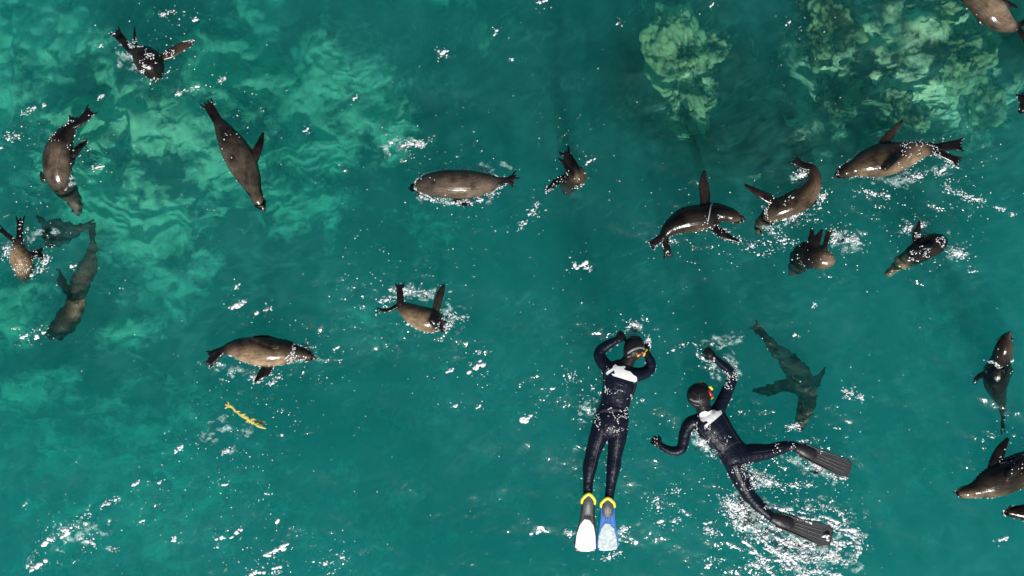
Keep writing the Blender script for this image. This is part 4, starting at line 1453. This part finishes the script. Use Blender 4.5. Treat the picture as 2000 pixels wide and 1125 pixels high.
# crests breaking into bubbles; some white lines stand in for glint streaks
LINES = [
    ([(738, 300), (765, 292), (795, 282), (830, 284)], 3, 90), ([(800, 272), (822, 276), (832, 286)], 2, 40),
    ([(900, 330), (940, 345), (978, 348)], 3, 50), ([(820, 382), (870, 396), (930, 392), (975, 376)], 3, 170),
    ([(1340, 330), (1345, 326)], 3, 6), ([(1015, 445), (1030, 425), (1050, 398)], 4, 60), ([(1120, 516), (1150, 524)], 4, 40),
    ([(340, 186), (380, 172), (440, 150)], 3, 70), ([(310, 30), (345, 22), (385, 40)], 3, 60), ([(180, 332), (215, 322)], 3, 40),
    ([(180, 200), (200, 188)], 3, 30), ([(40, 225), (70, 210), (90, 205)], 3, 50),
    ([(50, 1110), (85, 1060), (140, 1030), (165, 1056), (230, 1076)], 3, 110), ([(90, 1058), (130, 1035), (170, 1005), (225, 975)], 4, 80),
    ([(420, 890), (450, 878)], 3, 40), ([(440, 690), (460, 672), (500, 655)], 3, 70), ([(490, 735), (520, 752), (545, 738)], 4, 60), ([(490, 745), (530, 735)], 4, 60),
    ([(575, 660), (590, 680), (600, 705)], 4, 60), ([(445, 602), (480, 588)], 3, 40), ([(500, 612), (530, 602)], 2, 26),
    ([(760, 565), (800, 568), (840, 575)], 4, 80), ([(740, 590), (775, 580)], 3, 40), ([(870, 610), (900, 622), (915, 612)], 4, 60), ([(868, 640), (880, 630), (870, 605)], 4, 70),
    ([(1225, 640), (1240, 634), (1262, 655), (1268, 675)], 4, 90), ([(1290, 700), (1340, 672), (1380, 690)], 3, 20),
    ([(1360, 690), (1380, 706), (1392, 712)], 3, 46), ([(1345, 676), (1368, 684)], 3, 36), ([(1400, 690), (1428, 716), (1436, 740)], 4, 90),
    ([(1345, 840), (1370, 862), (1385, 880)], 5, 80), ([(1380, 880), (1410, 900)], 4, 30),
    ([(1540, 835), (1560, 830), (1580, 835)], 4, 70), ([(1645, 762), (1665, 768), (1685, 778)], 4, 60),
    ([(1470, 925), (1500, 940), (1560, 950), (1620, 935)], 6, 130), ([(1560, 860), (1600, 880), (1650, 905)], 4, 150), ([(1580, 900), (1620, 925), (1650, 935)], 4, 110),
    ([(1650, 372), (1690, 376), (1740, 384)], 4, 70), ([(1840, 355), (1870, 378), (1920, 392)], 5, 110), ([(1945, 402), (1980, 420)], 3, 40), ([(1780, 345), (1830, 338), (1860, 320)], 5, 90),
    ([(1480, 500), (1560, 470)], 6, 30), ([(1625, 480), (1650, 465), (1675, 470)], 7, 120), ([(1630, 450), (1628, 470)], 6, 60), ([(1500, 440), (1530, 470), (1570, 450)], 8, 60),
    ([(1765, 450), (1790, 440), (1815, 442)], 7, 110), ([(1855, 480), (1870, 495), (1890, 490)], 7, 80), ([(1430, 470), (1460, 480), (1500, 470)], 6, 40),
    ([(1600, 340), (1610, 370), (1600, 400)], 6, 60), ([(1555, 345), (1570, 340), (1580, 348)], 6, 70), ([(1530, 425), (1560, 420), (1600, 410)], 8, 70),
    ([(1930, 705), (1955, 712), (1975, 705)], 3, 60), ([(1900, 855), (1915, 848)], 3, 30), ([(1960, 870), (1985, 880), (2000, 870)], 5, 40),
    ([(1290, 1020), (1330, 1016)], 4, 36), ([(1370, 1030), (1400, 1040)], 5, 50), ([(1280, 1000), (1310, 960), (1380, 935)], 7, 40),
    ([(1100, 1040), (1120, 1046)], 4, 40), ([(1215, 1030), (1225, 1040)], 5, 50), ([(1160, 1094), (1195, 1088), (1215, 1080)], 4, 50),
    ([(1150, 790), (1170, 812), (1160, 830)], 4, 60), ([(1130, 700), (1110, 740), (1140, 780)], 12, 40), ([(1250, 770), (1245, 790)], 4, 30),
    ([(1255, 990), (1300, 965)], 4, 26), ([(10, 640), (60, 645), (90, 640)], 3, 26), ([(0, 290), (20, 270), (45, 262)], 5, 40), ([(0, 530), (15, 480)], 6, 50), ([(60, 540), (85, 515), (95, 480)], 5, 60),
]
for (pts, w, n) in LINES:
    foam_and_glint_line(pts, w, int(n * 1.0), gap=.42)
GLINT_BLOBS = [(869, 102, 6), (858, 100, 3), (597, 253, 4), (1152, 315, 5), (695, 190, 4), (348, 877, 6), (441, 945, 5), (524, 963, 4), (542, 1017, 5), (463, 1040, 6), (430, 1050, 5), (338, 1053, 6), (275, 1020, 4),
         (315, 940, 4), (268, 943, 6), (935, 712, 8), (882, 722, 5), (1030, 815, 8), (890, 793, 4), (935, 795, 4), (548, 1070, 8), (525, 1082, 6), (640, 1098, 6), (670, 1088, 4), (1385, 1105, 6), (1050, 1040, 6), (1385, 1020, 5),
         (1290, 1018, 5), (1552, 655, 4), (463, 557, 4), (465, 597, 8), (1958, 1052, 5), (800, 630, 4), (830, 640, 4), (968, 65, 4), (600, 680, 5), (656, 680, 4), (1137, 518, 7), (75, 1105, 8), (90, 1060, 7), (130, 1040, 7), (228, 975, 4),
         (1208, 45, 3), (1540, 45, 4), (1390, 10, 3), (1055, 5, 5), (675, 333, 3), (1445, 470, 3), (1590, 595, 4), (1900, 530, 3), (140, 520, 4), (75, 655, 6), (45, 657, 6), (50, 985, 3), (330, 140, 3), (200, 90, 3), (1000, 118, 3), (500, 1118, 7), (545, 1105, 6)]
for (x, y, r) in GLINT_BLOBS:  # white blobs standing in for large sun glints on the water
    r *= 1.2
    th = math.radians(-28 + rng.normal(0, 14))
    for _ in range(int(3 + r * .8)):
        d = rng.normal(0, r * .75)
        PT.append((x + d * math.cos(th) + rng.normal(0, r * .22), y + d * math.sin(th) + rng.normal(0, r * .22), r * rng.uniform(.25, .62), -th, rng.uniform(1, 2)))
    foam_and_glint_dots(x, y, r * 2.4, int(3 + r), (.5, 1.5))
# churned water round the kicking fin
for k in range(46):
    x0 = rng.uniform(1425, 1620)
    y0 = rng.uniform(985, 1105) + (x0 - 1500) * .12
    L = rng.uniform(25, 95)
    th = math.radians(rng.normal(24, 13))
    bend = rng.normal(0, .25)
    q = [(x0 + L * t * math.cos(th + bend * t), y0 + L * t * math.sin(th + bend * t)) for t in (0, .33, .66, 1)]
    foam_and_glint_line(q, 1.5, int(L * .8), size=(.6, 2.4), gap=.36)
for (pts, w, n) in [([(1420, 975), (1450, 1000), (1480, 1000)], 13, 240), ([(1425, 1000), (1455, 1035), (1500, 1050)], 10, 150), ([(1560, 1000), (1610, 990), (1645, 1005), (1650, 1030)], 5, 130),
                    ([(1670, 1030), (1682, 1060), (1660, 1100)], 5, 90), ([(1440, 1100), (1520, 1110), (1600, 1115), (1650, 1100)], 7, 170), ([(1450, 925), (1475, 945), (1500, 940)], 8, 120), ([(1640, 1075), (1600, 1090), (1540, 1080)], 5, 120),
                    ([(1530, 1060), (1590, 1075), (1640, 1090)], 6, 200)]:
    foam_and_glint_line(pts, w, n, size=(.6, 2.0), gap=.3)


def build_foam_and_glints():
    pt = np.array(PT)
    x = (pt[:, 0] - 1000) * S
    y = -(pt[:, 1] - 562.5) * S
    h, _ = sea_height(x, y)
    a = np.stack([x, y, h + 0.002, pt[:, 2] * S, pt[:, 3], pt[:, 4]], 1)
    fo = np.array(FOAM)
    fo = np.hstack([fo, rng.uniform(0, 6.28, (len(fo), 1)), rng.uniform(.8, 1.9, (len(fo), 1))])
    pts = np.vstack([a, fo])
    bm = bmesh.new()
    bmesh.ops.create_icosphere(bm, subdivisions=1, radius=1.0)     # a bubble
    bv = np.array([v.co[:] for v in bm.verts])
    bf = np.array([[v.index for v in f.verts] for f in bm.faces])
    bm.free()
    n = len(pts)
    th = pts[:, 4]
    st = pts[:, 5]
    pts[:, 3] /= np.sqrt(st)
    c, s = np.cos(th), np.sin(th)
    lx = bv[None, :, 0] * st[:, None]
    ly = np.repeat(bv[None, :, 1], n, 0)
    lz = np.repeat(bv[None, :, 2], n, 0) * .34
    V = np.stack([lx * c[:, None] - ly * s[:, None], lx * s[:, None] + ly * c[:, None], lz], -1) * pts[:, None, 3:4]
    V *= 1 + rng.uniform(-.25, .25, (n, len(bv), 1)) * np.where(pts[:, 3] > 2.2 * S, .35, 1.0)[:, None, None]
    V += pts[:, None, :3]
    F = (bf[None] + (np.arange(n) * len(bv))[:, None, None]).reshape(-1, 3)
    me = mesh_np('sea_foam_and_glints', V.reshape(-1, 3), F)
    o = link_mesh('sea_foam_and_glints', me, M['foam'])
    tag(o, 'white foam, bubbles and drops on ruffled water, some blobs standing in for sun glints', 'foam', kind='stuff')
    print('foam and glint blobs', n)


build_foam_and_glints()


def build_froth():
    """thin sheets of aerated water, half see-through, just under the surface"""
    m, nt, N, L, b = new_mat('aerated_water')
    out = N['Material Output']
    tc = N.new('ShaderNodeTexCoord')
    nz = N.new('ShaderNodeTexNoise')
    nz.inputs['Scale'].default_value = 38.0
    nz.inputs['Detail'].default_value = 4
    nz.inputs['Distortion'].default_value = 1.2
    L.new(tc.outputs['Object'], nz.inputs['Vector'])
    mr = N.new('ShaderNodeMapRange')
    mr.inputs['From Min'].default_value = .42
    mr.inputs['From Max'].default_value = .68
    mr.inputs['To Min'].default_value = 0.0
    mr.inputs['To Max'].default_value = 0.7
    L.new(nz.outputs['Fac'], mr.inputs['Value'])
    thick = N.new('ShaderNodeAttribute')
    thick.attribute_name = 'thick'
    mm = N.new('ShaderNodeMath')
    mm.operation = 'MULTIPLY'
    L.new(mr.outputs[0], mm.inputs[0])
    L.new(thick.outputs['Fac'], mm.inputs[1])
    tr = N.new('ShaderNodeBsdfTransparent')
    mx = N.new('ShaderNodeMixShader')
    b.inputs['Base Color'].default_value = (.62, .82, .80, 1)
    b.inputs['Roughness'].default_value = .6
    L.new(mm.outputs[0], mx.inputs[0])
    L.new(tr.outputs[0], mx.inputs[1])
    L.new(b.outputs[0], mx.inputs[2])
    L.new(mx.outputs[0], out.inputs['Surface'])
    pts = []
    for (x, y, sx, sy, rot, n) in [(1545, 1040, 95, 42, 15, 240), (1460, 1000, 40, 34, 20, 110), (1600, 1085, 60, 20, 8, 50), (1600, 915, 50, 16, 22, 40), (1480, 935, 34, 16, 20, 26), (1240, 645, 22, 14, 0, 16), (1410, 715, 22, 22, 60, 18),
                                   (268, 122, 28, 20, 30, 34), (130, 350, 22, 18, 0, 12), (820, 575, 55, 14, 0, 26), (880, 625, 26, 18, 0, 16), (585, 690, 22, 24, 0, 18), (470, 725, 50, 14, 0, 20), (900, 388, 70, 6, 0, 22), (900, 328, 60, 6, 0, 14),
                                   (1565, 350, 18, 14, 0, 12), (1545, 425, 50, 12, -20, 26), (1650, 470, 34, 14, 0, 24), (1800, 450, 34, 18, 0, 24), (1870, 490, 18, 14, 0, 12), (1780, 345, 60, 12, -10, 26), (1165, 800, 30, 30, 0, 16), (1370, 865, 24, 20, 40, 16),
                                   (1190, 1045, 30, 14, 0, 14), (1420, 665, 40, 12, -10, 16), (50, 480, 34, 34, 0, 24), (450, 840, 60, 22, 0, 16), (780, 284, 40, 10, -14, 16), (150, 1045, 60, 22, -30, 20)]:
        c, q = math.cos(math.radians(rot)), math.sin(math.radians(rot))
        for _ in range(n):
            u, v = rng.normal(0, sx * .55), rng.normal(0, sy * .55)
            pts.append((x + u * c - v * q, y + u * q + v * c, rng.uniform(3, 9), -math.radians(rot) + rng.normal(0, .4), rng.uniform(1, 2.6)))
    pt = np.array(pts)
    n = len(pt)
    x, y = (pt[:, 0] - 1000) * S, -(pt[:, 1] - 562.5) * S
    h, _ = sea_height(x, y)
    K = 14
    V, F, A = [], [], []
    for i in range(n):
        o = len(V)
        ph = rng.uniform(0, 6.28, 3)
        z = h[i] - rng.uniform(.010, .045)
        ct, st = math.cos(pt[i, 3]), math.sin(pt[i, 3])
        for (q, dz, al) in ((1.0, 0, 0.0), (.55, .004, .8), (.55, -.006, .8)):     # a thin lens: rim, upper and lower ring
            for k in range(K):
                a = 2 * math.pi * k / K
                r = q * pt[i, 2] * 1.25 * S * (1 + .3 * math.sin(2 * a + ph[0]) + .2 * math.sin(3 * a + ph[1]) + .15 * math.sin(5 * a + ph[2])) / math.sqrt(pt[i, 4])
                dx, dy = r * math.cos(a) * pt[i, 4], r * math.sin(a)
                V.append((x[i] + dx * ct - dy * st, y[i] + dx * st + dy * ct, z + dz))
                A.append(al)
        V += [(x[i], y[i], z + .005), (x[i], y[i], z - .008)]
        A += [1.0, 1.0]
        for k in range(K):
            j = (k + 1) % K
            F += [(o + k, o + j, o + K + j, o + K + k), (o + j, o + k, o + 2 * K + k, o + 2 * K + j), (o + K + k, o + K + j, o + 3 * K), (o + 2 * K + j, o + 2 * K + k, o + 3 * K + 1)]
    me = bpy.data.meshes.new('aerated_water')
    me.from_pydata(V, [], F)
    ta = me.attributes.new('thick', 'FLOAT', 'POINT')
    ta.data.foreach_set('value', np.array(A, np.float32))
    o = link_mesh('aerated_water', me, m)
    tag(o, 'pale half see-through froth just under the churned water', 'froth', kind='stuff')


build_froth()
